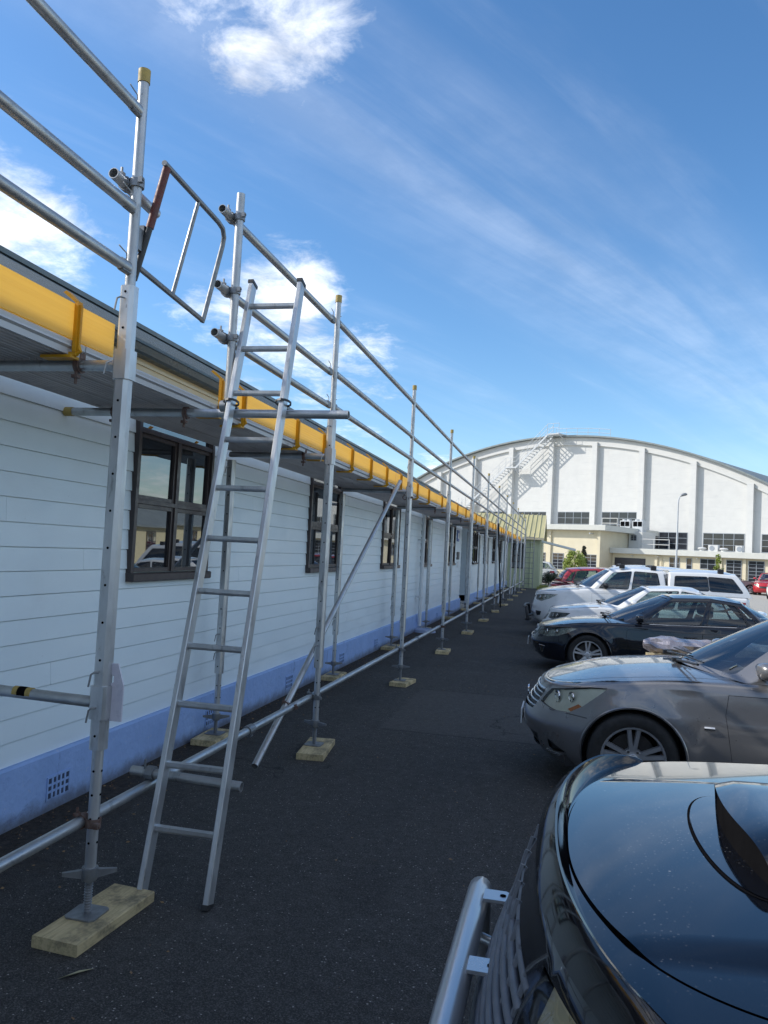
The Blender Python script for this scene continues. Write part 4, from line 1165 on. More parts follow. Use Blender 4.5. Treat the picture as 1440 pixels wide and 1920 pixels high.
# ------------------------------------------------------------------ the parked vehicles
def sedan(L=4.75, W=1.77, wf=.83, wr=3.68, hood=.955, front=.70, belt=.93, roof=1.435, rw=.325, cowl=1.2, shift=0, tail=1.03, hdr=.97, mu=.62, **kw):
    b, s = belt, shift
    P = dict(L=L, W=W, wf=wf, wr=wr, rw=rw, rr=rw*.72, ra=rw+.042, zb=.19, r=.07,
        top=[(0, front), (.08, front+.045), (.28, front+.115), (.7, hood-.05), (cowl, hood), (1.7, hood+.01), (L-.9, tail), (L-.2, tail), (L, tail-.05)],
        drop=[(0, .03), (.5, .055), (1.3, .06), (L, .05)],
        side=[(.18, .065), (.28, .02), (.48, 0), (.62, .004), (.66, .010), (.80, .028), (.95, .06), (1.1, .1)],
        front=[(.18, .19), (.25, .10), (.36, .025), (.47, .0), (.55, .03), (.64, .09), (.8, .19)],
        rear=[(.18, .1), (.3, .02), (.5, 0), (.7, .02), (1.0, .1)],
        tops=[('bonnet', 0, cowl+.38, .38, None), ('boot', L-.98, L, .25, None)], hood_in=(.13, .90),
        panels=[('door', [('u', 1.50+s, .30), ('u', 2.56+s, .30), ('u', 2.60+s, b-.08), ('u', 1.46+s, b-.09), ('u', 1.44+s, .7)], 'paint', 0),
                ('door', [('u', 2.56+s, .30), ('u', 3.30+s, .30), ('u', 3.38+s, .45), ('u', 3.58+s, .72), ('u', 3.60+s, b-.07), ('u', 2.60+s, b-.08)], 'paint', 0),
                ('tail_light', [('u', L-.62, .70), ('u', L-.25, .68), ('u', L-.25, .86), ('u', L-.55, .86)], M_red, .002)],
        green=[dict(B=[(cowl+.02, 0, hood+.012), (cowl+.42, W/2-.19, b-.02), (2.62+s, W/2-.145, b+.01), (L-1.08, W/2-.22, b+.06), (L-.80, 0, tail+.005)],
                    T=[(cowl+hdr-.11, 0, roof-.035), (cowl+hdr, W/2-.36, roof-.065), (2.75+s, W/2-.32, roof-.035), (L-1.42, W/2-.37, roof-.09), (L-1.38, 0, roof-.06)],
                    roofline=[(cowl+hdr-.12, roof-.035), (2.6+s, roof), (3.0+s, roof-.005), (L-1.38, roof-.06)],
                    wins=[('windscreen', [(-.2, .06), (.86, .06), (.87, .94), (-.2, .94)], 'w'),
                          ('side_window', [(1.13, .07), (1.95, .07), (1.95, .86), (1.13, .83)], 'w'),
                          ('side_window', [(2.06, .07), (2.74, .07), (2.72, .84), (2.06, .86)], 'd'),
                          ('quarter_window', [(2.78, .09), (2.93, .09), (2.86, .72), (2.77, .82)], 'd'),
                          ('rear_window', [(3.12, .1), (4.2, .1), (4.2, .92), (3.12, .92)], 'd')])],
        cabin=(cowl+.25, L-1.2, b), mirror=(cowl+mu, b+.10, W/2-.13, None), wiper=(cowl+.02, hood+.012),
        handles=[('door_handle', 2.42+s, b-.15, .2, .013), ('door_handle', 3.42+s, b-.13, .2, .013)])
    P.update(kw); return P

def on_skirt(c, pts, r, name, m, parent, off=.004, both=True, n=6):
    for sgn in ((1, -1) if both else (1,)):
        q = []
        for (kind, a, z) in pts:
            th = c.th_u(a) if kind == 'u' else c.th_y(a)
            p = c.skirt(np.array([th]), np.array([z]))[0]; u_, y_, nx_, ny_ = [float(v) for v in c.base(th)]
            q.append((p[0]+nx_*off, sgn*(p[1]+ny_*off), p[2]))
        MB().path(q, r, n).build(name, m, parent, smooth=50)
def front_bar(c, y, z, r, name, m, parent, off=.006):
    q = []
    for yy in np.linspace(-y, y, 17):
        th = c.th_y(abs(yy)); p = c.skirt(np.array([th]), np.array([z]))[0]; u_, y_, nx_, ny_ = [float(v) for v in c.base(th)]
        q.append((p[0]+nx_*off, (p[1]+ny_*off)*(1 if yy >= 0 else -1), p[2]))
    MB().path(q, r, 8).build(name, m, parent, smooth=50)
def plate(c, u, z, parent, text_m=None, tilt=0):
    o = MB().box(u-.012, u, -.18, .18, z-.06, z+.06, bev=.003).build('number_plate', M_plate, parent)
    MB().box(u-.0128, u-.0122, -.14, .14, z-.03, z+.03).build('plate_lettering', M_trim, o)
def sticker(parent, u, y, z, mm):
    pass

# --- grey sedan
M_grey = paint('grey_metallic_paint', (.205, .202, .205), .5, .30)
Pg = sedan(amber=True, mu=.50, cf=.95, pf=2.35, front=.675, lampin=mat('aged_reflector', (.78, .79, .70), (.66, .67, .58), 12, .4, metal=.1))
Pg['panels'] += [('headlight', [('y', .47, .615), ('y', .60, .592), ('u', .24, .586), ('u', .36, .592), ('u', .46, .655), ('u', .60, .775), ('u', .63, .808), ('u', .50, .80), ('u', .34, .765), ('y', .55, .725), ('y', .50, .68)], 'lamp', 0),
                 ('grille', [('y', .0, .535), ('y', .40, .545), ('y', .46, .69), ('y', .0, .70)], M_trim, -.018),
                 ('lower_intake', [('y', .0, .25), ('y', .46, .25), ('y', .50, .37), ('y', .0, .38)], M_trim, -.02),
                 ('fog_intake', [('y', .60, .27), ('y', .72, .285), ('u', .20, .36), ('y', .60, .40)], M_trim, -.015)]
gs, gcar = build_car('grey_sedan', 'grey metallic sedan with pale headlights, nose toward the scaffold', 'car', (-.26, 6.52, 0), Pg, M_grey, .045, .95, rim=M_rimd)
for z in (.565, .60, .635, .67): front_bar(gcar, .43, z, .0085, 'grille_bar', M_chrome, gs, -.002)
front_bar(gcar, .46, .70, .011, 'grille_surround', M_chrome, gs, .0)
MB().lathe([(0, .012), (.05, .012), (.055, 0)], Matrix.Translation((.048, 0, .615)) @ Matrix.Rotation(-pi/2, 4, 'Y'), 16).build('badge', M_chrome, gs, smooth=40)
plate(gcar, .004, .43, gs)
on_skirt(gcar, [('u', 1.30, .60), ('u', 1.37, .60)], .013, 'side_repeater', M_chrome, gs, .003)
on_skirt(gcar, [('u', .36, .583), ('u', .44, .581), ('u', .50, .578)], .0032, 'bumper_seam', M_trim, gs, .0)
on_skirt(gcar, [('y', .60, .585), ('u', .22, .579), ('u', .36, .583)], .003, 'bumper_seam', M_trim, gs, .0)
on_skirt(gcar, [('y', .58, .255), ('y', .68, .25), ('u', .17, .262)], .012, 'bumper_trim', M_chrome, gs, -.004)
on_skirt(gcar, [('u', 1.66, .868), ('u', 2.2, .872), ('u', 2.62, .876), ('u', 3.55, .90)], .009, 'belt_moulding', M_chrome, gs, -.012)
# registration label inside the windscreen, dash clutter
MB().add([(1.52, -.52, .985), (1.545, -.40, .985), (1.60, -.40, 1.02), (1.575, -.52, 1.02)], [(0, 1, 2, 3)]).build('registration_label', mat('pale_label', (.72, .78, .70), None, 9, .5), gs, fixn=False)

# --- black sedan with window deflectors
M_navy = paint('black_blue_paint', (.006, .008, .014), .15, .16)
Pm = sedan(L=4.74, W=1.80, wf=.95, wr=3.68, hood=.915, front=.65, belt=.875, roof=1.385, cowl=1.22, shift=.10, tail=1.0, hdr=1.06, mu=.52, lampin=mat('smoked_reflector', (.30, .32, .30), (.2, .21, .2), 12, .3, metal=.4))
Pm['panels'] += [('headlight', [('y', .52, .60), ('u', .28, .575), ('u', .45, .595), ('u', .62, .66), ('u', .80, .755), ('u', .6, .745), ('u', .35, .70), ('y', .50, .655)], 'lamp', 0),
                 ('grille', [('y', .0, .52), ('y', .34, .53), ('y', .42, .62), ('y', .0, .61)], M_trim, -.018),
                 ('lower_intake', [('y', .0, .26), ('y', .40, .26), ('y', .50, .40), ('y', .0, .42)], M_trim, -.02),
                 ('fog_intake', [('y', .66, .32), ('u', .20, .33), ('u', .24, .40), ('y', .64, .41)], M_trim, -.012)]
ms_, mcar = build_car('black_sedan', 'glossy black four-door sedan parked beyond the wrapped bundle', 'car', (-.43, 12.62, 0), Pm, M_navy, .05, .89, rim=M_rims)
front_bar(mcar, .38, .535, .012, 'grille_bar', M_chrome, ms_, .0)
on_skirt(mcar, [('y', .66, .305), ('u', .21, .315), ('u', .26, .41), ('y', .64, .42), ('y', .66, .305)], .008, 'fog_light_surround', M_chrome, ms_, .0)
on_skirt(mcar, [('u', 1.9, .905), ('u', 2.7, .912), ('u', 3.6, .94)], .007, 'belt_moulding', M_chrome, ms_, -.012)
plate(mcar, -.03, .42, ms_)
MB().add([(1.40, -.55, .985), (1.42, -.42, .985), (1.475, -.42, 1.02), (1.455, -.55, 1.02)], [(0, 1, 2, 3)]).build('registration_label', MATS['pale_label'], ms_, fixn=False)

# --- white sedan
M_whitep = paint('white_car_paint', (.72, .73, .73), 0, .30)
Pb = sedan(L=4.52, W=1.80, wf=.76, wr=3.52, hood=1.03, front=.79, belt=1.0, roof=1.475, cowl=1.2, tail=1.08, lampin=mat('smoked_reflector'.upper().lower()+'_b', (.16, .17, .18), (.1, .11, .12), 12, .3, metal=.4))
Pb['panels'] += [('headlight', [('y', .50, .70), ('u', .25, .675), ('u', .50, .74), ('u', .62, .83), ('u', .3, .825), ('y', .50, .80)], 'lamp', 0),
                 ('grille', [('y', .06, .64), ('y', .34, .64), ('y', .36, .77), ('y', .06, .77)], M_trim, -.018),
                 ('lower_intake', [('y', .0, .28), ('y', .40, .28), ('y', .45, .42), ('y', .0, .42)], M_trim, -.02)]
wsd, bcar = build_car('white_sedan', 'white sedan between the black sedan and the white pickup', 'car', (-.36, 14.95, 0), Pb, M_whitep, .06, .87, rim=M_rims)
front_bar(bcar, .33, .705, .006, 'grille_bar', M_chrome, wsd, .0); plate(bcar, -.03, .44, wsd)

# --- white pickup with canopy
Pu = dict(L=4.86, W=1.86, wf=.88, wr=3.75, rw=.37, rr=.24, ra=.425, tw=.25, zb=.36, r=.08, flare=.04, cf=.7, pf=2.6, cr=.25, pr=4, taper=.02, winset=.13,
    top=[(0, 1.00), (.1, 1.09), (.4, 1.17), (1.15, 1.25), (1.4, 1.265), (3.0, 1.25), (4.86, 1.22)], drop=[(0, .03), (.6, .06), (1.4, .04), (4.86, .01)],
    side=[(.34, .06), (.45, .02), (.7, 0), (1.0, .02), (1.3, .07)], front=[(.34, .16), (.45, .05), (.6, 0), (.8, .02), (.98, .07), (1.2, .15)], rear=[(.34, .03), (.5, 0), (1.2, .02)],
    tops=[('bonnet', 0, 1.40, .32, None), ('boot', 3.05, 4.86, .0, None)], hood_in=(.14, .90),
    panels=[('door', [('u', 1.40, .47), ('u', 2.20, .47), ('u', 2.22, 1.15), ('u', 1.38, 1.13)], 'paint', 0), ('door', [('u', 2.20, .47), ('u', 2.85, .47), ('u', 3.02, .75), ('u', 3.02, 1.15), ('u', 2.22, 1.15)], 'paint', 0),
            ('tail_light', [('u', 4.60, .80), ('u', 4.70, .80), ('u', 4.70, 1.12), ('u', 4.42, 1.12), ('u', 4.42, 1.0)], M_red, .004),
            ('headlight', [('y', .54, .90), ('u', .24, .87), ('u', .42, .94), ('u', .62, 1.05), ('u', .3, 1.04), ('y', .52, 1.01)], 'lamp', 0),
            ('grille', [('y', .0, .78), ('y', .36, .80), ('y', .42, .98), ('y', .0, .99)], M_trim, -.018), ('lower_intake', [('y', .0, .45), ('y', .42, .45), ('y', .5, .6), ('y', .0, .6)], M_trim, -.02),
            ('fog_intake', [('y', .66, .52), ('u', .22, .54), ('u', .25, .63), ('y', .62, .64)], M_trim, -.015)],
    green=[dict(B=[(1.08, 0, 1.265), (1.42, .74, 1.22), (2.22, .785, 1.235), (3.02, .79, 1.235), (3.05, 0, 1.25)], T=[(1.72, 0, 1.71), (1.84, .60, 1.68), (2.30, .63, 1.74), (2.95, .63, 1.73), (2.97, 0, 1.75)],
                roofline=[(1.72, 1.71), (2.1, 1.79), (2.6, 1.80), (2.97, 1.75)], H=.65,
                wins=[('windscreen', [(-.2, .06), (.88, .06), (.88, .94), (-.2, .94)], 'w'), ('side_window', [(1.12, .08), (1.95, .06), (1.95, .86), (1.14, .84)], 'w'), ('side_window', [(2.06, .06), (2.86, .06), (2.80, .84), (2.06, .86)], 'd'), ('rear_window', [(3.15, .2), (4.2, .2), (4.2, .85), (3.15, .85)], 'd')]),
           dict(B=[(3.07, 0, 1.252), (3.07, .80, 1.235), (3.95, .83, 1.225), (4.84, .82, 1.22), (4.85, 0, 1.22)], T=[(3.09, 0, 1.74), (3.09, .64, 1.71), (3.9, .68, 1.735), (4.52, .66, 1.71), (4.54, 0, 1.74)],
                roofline=[(3.09, 1.74), (3.6, 1.80), (4.2, 1.80), (4.54, 1.74)], H=.6,
                wins=[('side_window', [(1.14, .2), (1.98, .2), (1.98, .80), (1.16, .80)], 'd'), ('side_window', [(2.02, .2), (2.84, .2), (2.78, .80), (2.02, .80)], 'd'), ('rear_window', [(3.15, .2), (4.2, .2), (4.2, .85), (3.15, .85)], 'd')], gm=M_glassd, gr=M_glassd)],
    cabin=(1.35, 3.0, 1.22), mirror=(1.68, 1.32, .80, M_trim), wiper=(1.08, 1.265), handles=[('door_handle', 2.05, 1.08, .2, .014), ('door_handle', 2.86, 1.09, .2, .014)])
ut, ucar = build_car('white_pickup', 'white double-cab pickup with white canopy and roof rack feet', 'pickup', (-.60, 17.45, 0), Pu, M_whitep, .06, .885, rim=M_rims)
for u in (2.05, 2.75, 4.2):
    for sy in (-.58, .58): MB().box(u-.06, u+.06, sy-.05, sy+.05, 1.73, 1.83, bev=.02).build('rack_foot', M_trim, ut)
for u in (2.05, 2.75): MB().box(u-.03, u+.03, -.6, .6, 1.81, 1.84, bev=.008).build('roof_bar', M_trim, ut)
nb2 = MB()
nb2.path([(-.06, -.80, .44), (-.09, -.80, .62), (-.10, -.77, .70)], .035, 8).path([(-.06, .80, .44), (-.09, .80, .62), (-.10, .77, .70)], .035, 8).path([(.0, -.80, .44), (-.10, -.62, .42), (-.11, 0, .42), (-.10, .62, .42), (.0, .80, .44)], .035, 8).path([(-.1, -.77, .70), (-.16, -.5, .71), (-.17, 0, .71), (-.16, .5, .71), (-.1, .77, .70)], .03, 8)
nb2.build('bull_bar', M_black, ut, smooth=50)

# --- black four-wheel drive in the foreground
M_suv = paint('black_four_wheel_drive_paint', (.0045, .006, .010), .1, .10, specks=True)
def suv_hood(c):
    def f(a, b):
        z = c.Z(a, b); v = np.abs(b); s_ = np.clip((v-.43)/.07, 0, 1); s_ = s_*s_*(3-2*s_); fr = np.clip((a-.12)/.4, 0, 1)
        return np.stack([a, b, z+.014*(1-s_)*fr], -1)
    return f
Ps = dict(L=4.75, W=1.86, wf=.92, wr=3.6, rw=.38, rr=.24, ra=.44, tw=.25, zb=.40, r=.065, flare=.03, cf=.72, pf=2.5, cr=.4, pr=3.2, taper=.03,
    top=[(0, 1.01), (.08, 1.04), (.25, 1.075), (.6, 1.10), (1.3, 1.135), (1.6, 1.14), (4.75, 1.12)], drop=[(0, .03), (.5, .045), (1.4, .04), (4.75, .03)],
    side=[(.38, .06), (.5, .02), (.75, 0), (1.0, .015), (1.15, .05)], front=[(.38, .06), (.5, .0), (.62, .01), (.75, .04), (.9, .095), (1.0, .14), (1.12, .18)], rear=[(.38, .05), (.6, 0), (1.2, .05)],
    tops=[('bonnet', 0, 1.62, .30, None), ('boot', 4.4, 4.75, .0, None)], hood_in=(.115, .765), hoodfn=suv_hood, hstep=.03,
    panels=[('door', [('u', 1.62, .5), ('u', 2.6, .5), ('u', 2.62, 1.08), ('u', 1.58, 1.06)], 'paint', 0), ('door', [('u', 2.6, .5), ('u', 3.2, .5), ('u', 3.5, .85), ('u', 3.52, 1.08), ('u', 2.62, 1.08)], 'paint', 0),
            ('headlight', [('y', .435, .80), ('y', .80, .79), ('u', .42, .82), ('u', .55, .93), ('u', .52, 1.02), ('u', .25, 1.02), ('y', .72, 1.015), ('y', .435, 1.0)], 'lamp', 0),
            ('grille', [('y', .0, .66), ('y', .40, .68), ('y', .41, .955), ('y', .0, .955)], M_trim, -.04), ('lower_intake', [('y', .0, .5), ('y', .55, .5), ('y', .55, .62), ('y', .0, .62)], M_trim, -.02)],
    lampin=mat('yellowed_reflector', (.66, .60, .42), (.55, .50, .34), 10, .35, metal=.2),
    green=[dict(B=[(1.34, 0, 1.20), (1.62, .76, 1.165), (2.7, .80, 1.17), (4.45, .78, 1.17), (4.68, 0, 1.17)], T=[(2.0, 0, 1.76), (2.1, .62, 1.73), (2.8, .66, 1.79), (4.3, .62, 1.76), (4.4, 0, 1.78)],
                roofline=[(2.0, 1.76), (2.6, 1.84), (3.6, 1.85), (4.4, 1.78)], H=.65,
                wins=[('windscreen', [(-.2, .06), (.88, .06), (.88, .94), (-.2, .94)], 'w'), ('side_window', [(1.12, .08), (1.95, .06), (1.95, .86), (1.14, .84)], 'w'), ('side_window', [(2.06, .06), (2.55, .06), (2.55, .84), (2.06, .86)], 'd'), ('side_window', [(2.62, .06), (2.92, .06), (2.90, .84), (2.62, .84)], 'd'), ('rear_window', [(3.12, .15), (4.2, .15), (4.2, .9), (3.12, .9)], 'd')])],
    cabin=(1.6, 4.2, 1.17), mirror=(1.95, 1.28, .80, None), wiper=(1.34, 1.20), handles=[('door_handle', 2.45, 1.02, .2, .014)])
sv, scar = build_car('black_four_wheel_drive', 'black four-wheel drive with bonnet scoop and silver nudge bar in the foreground', 'car', (-.175, 1.72, 0), Ps, M_suv, .04)
# smoked deflector standing off the bonnet edge
ths = np.linspace(-scar.th_u(.40), scar.th_u(.40), 81); rows = []
for a in ths:
    f = min(1, (abs(ths[0])-abs(a))/.22)**.55; a_ = abs(a); sg_ = -1 if a < 0 else 1
    bt = float(scar.btop(np.array([a_]))[0]); u_, y_, nx_, ny_ = [float(v) for v in scar.base(a_)]
    def at(b, off, up_, inn=0):
        p_ = scar.skirt(np.array([a_]), np.array([min(b, bt)]))[0]; return (p_[0]+nx_*(off-inn), sg_*(p_[1]+ny_*(off-inn)), p_[2]+up_)
    rows.append([at(bt-.015-.035*f, .004, -.004), at(bt-.015-.033*f, .016, 0), at(bt-.01, .030, .020*f+.002), at(bt, .024, .030*f+.003), at(bt, .019, .029*f+.002), at(bt, .012, .012*f), at(bt, 0, -.006, .010*f)])
vs = [p_ for r_ in rows for p_ in r_]; k_ = len(rows[0])
MB().add(vs, [(j*k_+i, j*k_+i+1, (j+1)*k_+i+1, (j+1)*k_+i) for j in range(len(rows)-1) for i in range(k_-1)]).build('bonnet_deflector', M_gloss, sv, smooth=35)
# scoop: ramp, dark mouth, raised roof
def hz(u, v): return float(suv_hood(scar)(np.array([u]), np.array([v]))[0, 2])
sc_ = MB(); n = 12; us = [.512, .55, .64, .85, 1.1, 1.3]
hw = [.285, .285, .28, .265, .23, .16]; hh = [.062, .072, .070, .055, .028, .004]
vs = []
n = 30; uf = np.linspace(us[0], us[-1], 22); hw = np.interp(uf, us, hw); hh = smooth_tab(list(zip(us, hh)))(uf); us = list(uf)
for u, w_, h_ in zip(us, hw, hh):
    for i in range(n+1):
        f = i/n*2-1; v = f*w_; k = 1-abs(f)**6
        uu = u + .035*f*f
        vs.append((uu, v, hz(uu, v)+.002+h_*k))
fs = [(j*(n+1)+i, j*(n+1)+i+1, (j+1)*(n+1)+i+1, (j+1)*(n+1)+i) for j in range(len(us)-1) for i in range(n)]
so_ = sc_.add(vs, fs).build('bonnet_scoop', M_suv, sv, smooth=70)
mo_ = MB(); vs = []
for i in range(n+1):
    f = i/n*2-1; v = f*.275; uu = .517+.035*f*f; k = 1-abs(f)**6
    vs += [(uu, v, hz(uu, v)+.003), (uu, v, hz(uu, v)+.060*k+.003)]
mo_.add(vs, [(2*i, 2*i+2, 2*i+3, 2*i+1) for i in range(n)]).build('scoop_mouth', M_hole, so_, fixn=False)
def oval(k, off): return [((.555-.10*k*math.cos(a)**.8 if math.cos(a) > 0 else .555-.9*k*math.cos(a)), .30*k*math.sin(a)*(1 if math.cos(a) > 0 else abs(math.sin(a))**.1)) for a in np.linspace(-pi/2, 3*pi/2, 61)[:-1]]
surf('scoop_ramp', shrink(oval(1, 0), .006), [], suv_hood(scar), .03, M_suv, so_, .0045)
surf('scoop_groove', oval(1.0, 0), [shrink(oval(1, 0), .005)], suv_hood(scar), .03, M_hole, so_, .003)
# grille slats
for k in range(9): front_bar(scar, .40, .69+k*.031, .0095, 'grille_slat', M_trim2 if False else mat('grey_grille_plastic', (.13, .14, .16), (.10, .11, .125), 9, .5), sv, -.010)
gm_ = MB()
for y in np.linspace(-.38, .38, 9): gm_.tube((.035+.22*abs(y)**2, y, .68), (.115+.22*abs(y)**2, y+.05, .95), .007, 6)
gm_.build('grille_mesh', MATS['grey_grille_plastic'], sv)
plate(scar, -.03, .62, sv)
nd = MB()
zt_, xb = .762, -.004
nd.path([(xb+.05, .47, .45), (xb, .47, .60), (xb, .465, .70), (xb, .45, .76), (xb, .40, zt_), (xb, .2, zt_+.005), (xb, 0, zt_+.006), (xb, -.2, zt_+.005), (xb, -.40, zt_), (xb, -.45, .76), (xb, -.465, .70), (xb, -.47, .60), (xb+.05, -.47, .45)], .030, 16)
M_bar = mat('polished_alloy_bar', (.62, .63, .64), (.59, .60, .61), 4, .30, metal=.75, rr=.03)
nbar = nd.build('nudge_bar', M_bar, sv, smooth=60)
for y in (.33, -.02): 
    tb_ = MB().prism([(0, -.03), (.055, -.03), (.075, -.012), (.075, .012), (.055, .03), (0, .03)], lambda a, b: (xb+.02+a, y+b, zt_+.026), lambda a, b: (xb+.02+a, y+b, zt_+.034)).build('lamp_tab', M_bar, nbar)
    MB().tube((xb+.068, y, zt_+.0345), (xb+.068, y, zt_+.0355), .008, 10).build('bolt_hole', M_hole, nbar)
for y in (.30, -.30): MB().path([(xb+.02, y, .70), (xb+.10, y-.03, .69), (xb+.16, y-.03, .69)], .014, 8).build('bar_stay', M_bar, nbar, smooth=50)

# --- wrapped bundle between the grey and the black sedan, lying on two crates
bn_ = MB(); nseg, nr = 30, 15; vs = []
for j in range(nseg+1):
    f = j/nseg; x = .88+f*1.9
    r_ = .105*(1-.35*f)*(math.sin(min(1, f*9+.25)*pi/2))*(1 if f < .96 else .7)
    for i in range(nr):
        a = 2*pi*i/nr; k = 1+.14*math.sin(2*a+6*f)+.12*math.sin(5*a-23*f)+.07*math.sin(11*a+41*f)+random.uniform(-.12, .12)
        vs.append((x, 8.85+1.35*r_*k*math.cos(a), .80+r_*k*math.sin(a)*.9))
bn_.add(vs, [(j*nr+i, j*nr+(i+1) % nr, (j+1)*nr+(i+1) % nr, (j+1)*nr+i) for j in range(nseg) for i in range(nr)] + [tuple(range(nr)), tuple(range(nseg*nr, (nseg+1)*nr))])
M_wrap = mat('silver_plastic_wrap', (.40, .38, .41), (.24, .22, .25), 9, .24, metal=.45, bump=.6, bscale=16)
bo_ = bn_.build('wrapped_bundle', M_wrap); tag(bo_, 'long silver plastic-wrapped bundle between the grey and black sedans', 'bundle')
for k, x in enumerate((1.15, 2.35)):
    cr_ = thing('crate', 'timber crate holding up the %s end of the wrapped bundle' % ('front', 'rear')[k], 'crate', (x, 8.85, 0), group='crates under the bundle')
    for z in (.02, .24, .46): MB().box(x-.22, x+.22, 8.62, 8.64, z, z+.18).box(x-.22, x+.22, 9.06, 9.08, z, z+.18).build('slat', M_wood, cr_)
    MB().box(x-.22, x+.22, 8.64, 9.06, .62, .69).build('lid', M_wood, cr_)

# --- farther cars
def far_car(name, label, loc, rotz, col, P, scale=.93, group='cars parked at the far end of the lot', rough=.3):
    return build_car(name, label, 'car', loc, P, paint('paint_'+name, col, .1 if max(col) < .6 else 0, rough), .11, scale, rotz, group, detail=False)
def hatch(**k):
    P = sedan(L=4.2, W=1.72, wf=.8, wr=3.35, hood=.97, front=.72, belt=.98, roof=1.5, cowl=1.0, tail=1.02, **k)
    P['green'][0]['B'][3] = (3.75, .66, 1.03); P['green'][0]['B'][4] = (4.0, 0, 1.05); P['green'][0]['T'][3] = (3.55, .50, 1.40); P['green'][0]['T'][4] = (3.65, 0, 1.43)
    P['green'][0]['roofline'] = [(1.85, 1.465), (2.5, 1.5), (3.1, 1.49), (3.65, 1.43)]
    P['panels'] += [('headlight', [('y', .50, .62), ('u', .25, .60), ('u', .50, .68), ('u', .58, .74), ('u', .3, .735), ('y', .50, .72)], 'lamp', 0), ('grille', [('y', .0, .46), ('y', .40, .46), ('y', .42, .60), ('y', .0, .60)], M_trim, -.012)]
    return P
far_car('white_hatchback', 'white hatchback just past the white pickup', (-.72, 20.7, 0), 0, (.70, .71, .72), hatch(), 1.08)
far_car('red_hatchback', 'dark red hatchback behind the white hatchback', (3.75, 23.9, 0), pi, (.33, .012, .02), hatch(), .99)
far_car('white_estate', 'small white car beside the green wing near the canopy', (-4.4, 55.5, 0), 0, (.66, .67, .66), hatch(), 1.0)
far_car('maroon_sedan', 'dull maroon sedan seen just behind the pickup canopy', (13.1, 57.5, 0), pi, (.16, .10, .095), sedan(), .95)
far_car('red_sedan', 'bright red car parked at far right below the annex windows', (12.9, 55.0, 0), -1.9+pi, (.45, .012, .02), hatch(), 1.0)
wfd, wfc = far_car('white_four_wheel_drive', 'white vehicle with chrome bull bar at the right edge', (12.0, 47.6, 0), -2.0+pi, (.66, .67, .66), hatch(), 1.08)
MB().path([(-.12, -.6, .3), (-.12, -.6, .75), (-.12, -.5, .85), (-.12, .5, .85), (-.12, .6, .75), (-.12, .6, .3)], .03, 8).path([(-.12, -.6, .55), (-.12, .6, .55)], .025, 8).build('bull_bar', M_chrome, wfd, smooth=50)
far_car('blue_saloon', 'dark blue car mirrored in the near window from across the lot', (9.5, 22, 0), .2, (.01, .02, .09), sedan(), 1.0)
far_car('silver_saloon', 'silver car parked on the open lot across from the scaffold', (10.5, 28, 0), .2, (.4, .41, .42), sedan(), 1.0)

# ------------------------------------------------------------------ hangar complex, turned about 31 degrees
RA = -math.atan(.6)
def white_extra(t, v, col, b):
    sx = t.new('ShaderNodeSeparateXYZ', i_0=v)
    cmbn = t.new('ShaderNodeCombineXYZ', i_0=t.math('MULTIPLY', sx.outputs[0], .25), i_1=0, i_2=t.math('MULTIPLY', sx.outputs[2], 2.2))
    n = t.noise(cmbn.outputs[0], 2.0, 6, .65)
    c = t.mix(t.mapr(n, .5, .72, 0, .30), col, (.43, .44, .44))
    return c
M_hang = mat('white_rendered_concrete', (.62, .615, .59), (.575, .57, .55), 1.2, .8, bump=.15, bscale=5, extra=white_extra)
M_cream2 = mat('cream_render', (.68, .61, .45), (.62, .55, .40), 1.5, .8, extra=white_extra and None)
M_greyroof = mat('weathered_grey_roof', (.22, .25, .25), (.17, .195, .195), 1.5, .6)
M_winf = mat('grey_steel_window', (.30, .33, .37), (.24, .27, .30), 5, .5)
M_pane2 = pane_mat('far_window_pane', (.020, .022, .028), 1.5)
M_rail = mat('pale_grey_rail', (.55, .57, .58), (.46, .48, .50), 5, .5)
hg = thing('hangar', 'huge white arched hangar with pilasters and grey roof edge', 'hangar', (0, 82, 0), RA, world=False)
T0, ZA, RR = -1.5, 14.18, 45.0
def az(t): return ZA-(RR-math.sqrt(RR*RR-(t-T0)**2))
ts = np.linspace(T0-28, T0+28, 57)
wl = MB()
for a, b in zip(ts[:-1], ts[1:]): wl.quad((a, 0, 0), (b, 0, 0), (b, 0, az(b)), (a, 0, az(a)))
wl.build('end_wall', M_hang, hg, fixn=False)
bm_ = MB()
for a, b in zip(ts[:-1], ts[1:]):
    d = .8
    vs = [(a, -.22, az(a)-d), (b, -.22, az(b)-d), (b, -.22, az(b)), (a, -.22, az(a)), (a, 0.05, az(a)-d), (b, 0.05, az(b)-d), (b, .05, az(b)), (a, .05, az(a))]
    bm_.add(vs, [(0, 1, 2, 3), (0, 1, 5, 4), (3, 2, 6, 7)])
bm_.build('arch_beam', M_hang, hg)
rf_ = MB()
for a, b in zip(ts[:-1], ts[1:]):
    vs = [(a, -.65, az(a)+.02), (b, -.65, az(b)+.02), (b, -.65, az(b)+.17), (a, -.65, az(a)+.17), (a, 60, az(a)+.17), (b, 60, az(b)+.17), (b, -.31, az(b)+.02), (a, -.31, az(a)+.02)]
    rf_.add(vs, [(0, 1, 2, 3), (3, 2, 5, 4), (0, 1, 6, 7)])
rf_.build('roof', M_greyroof, hg)
PT = [-1.54+4.96*k for k in range(-5, 6)]
for t in PT:
    zt2 = min(az(t-.31), az(t+.31))-.45
    MB().box(t-.28, t+.28, -.44, .0, 0, zt2).build('pilaster', M_hang, hg)
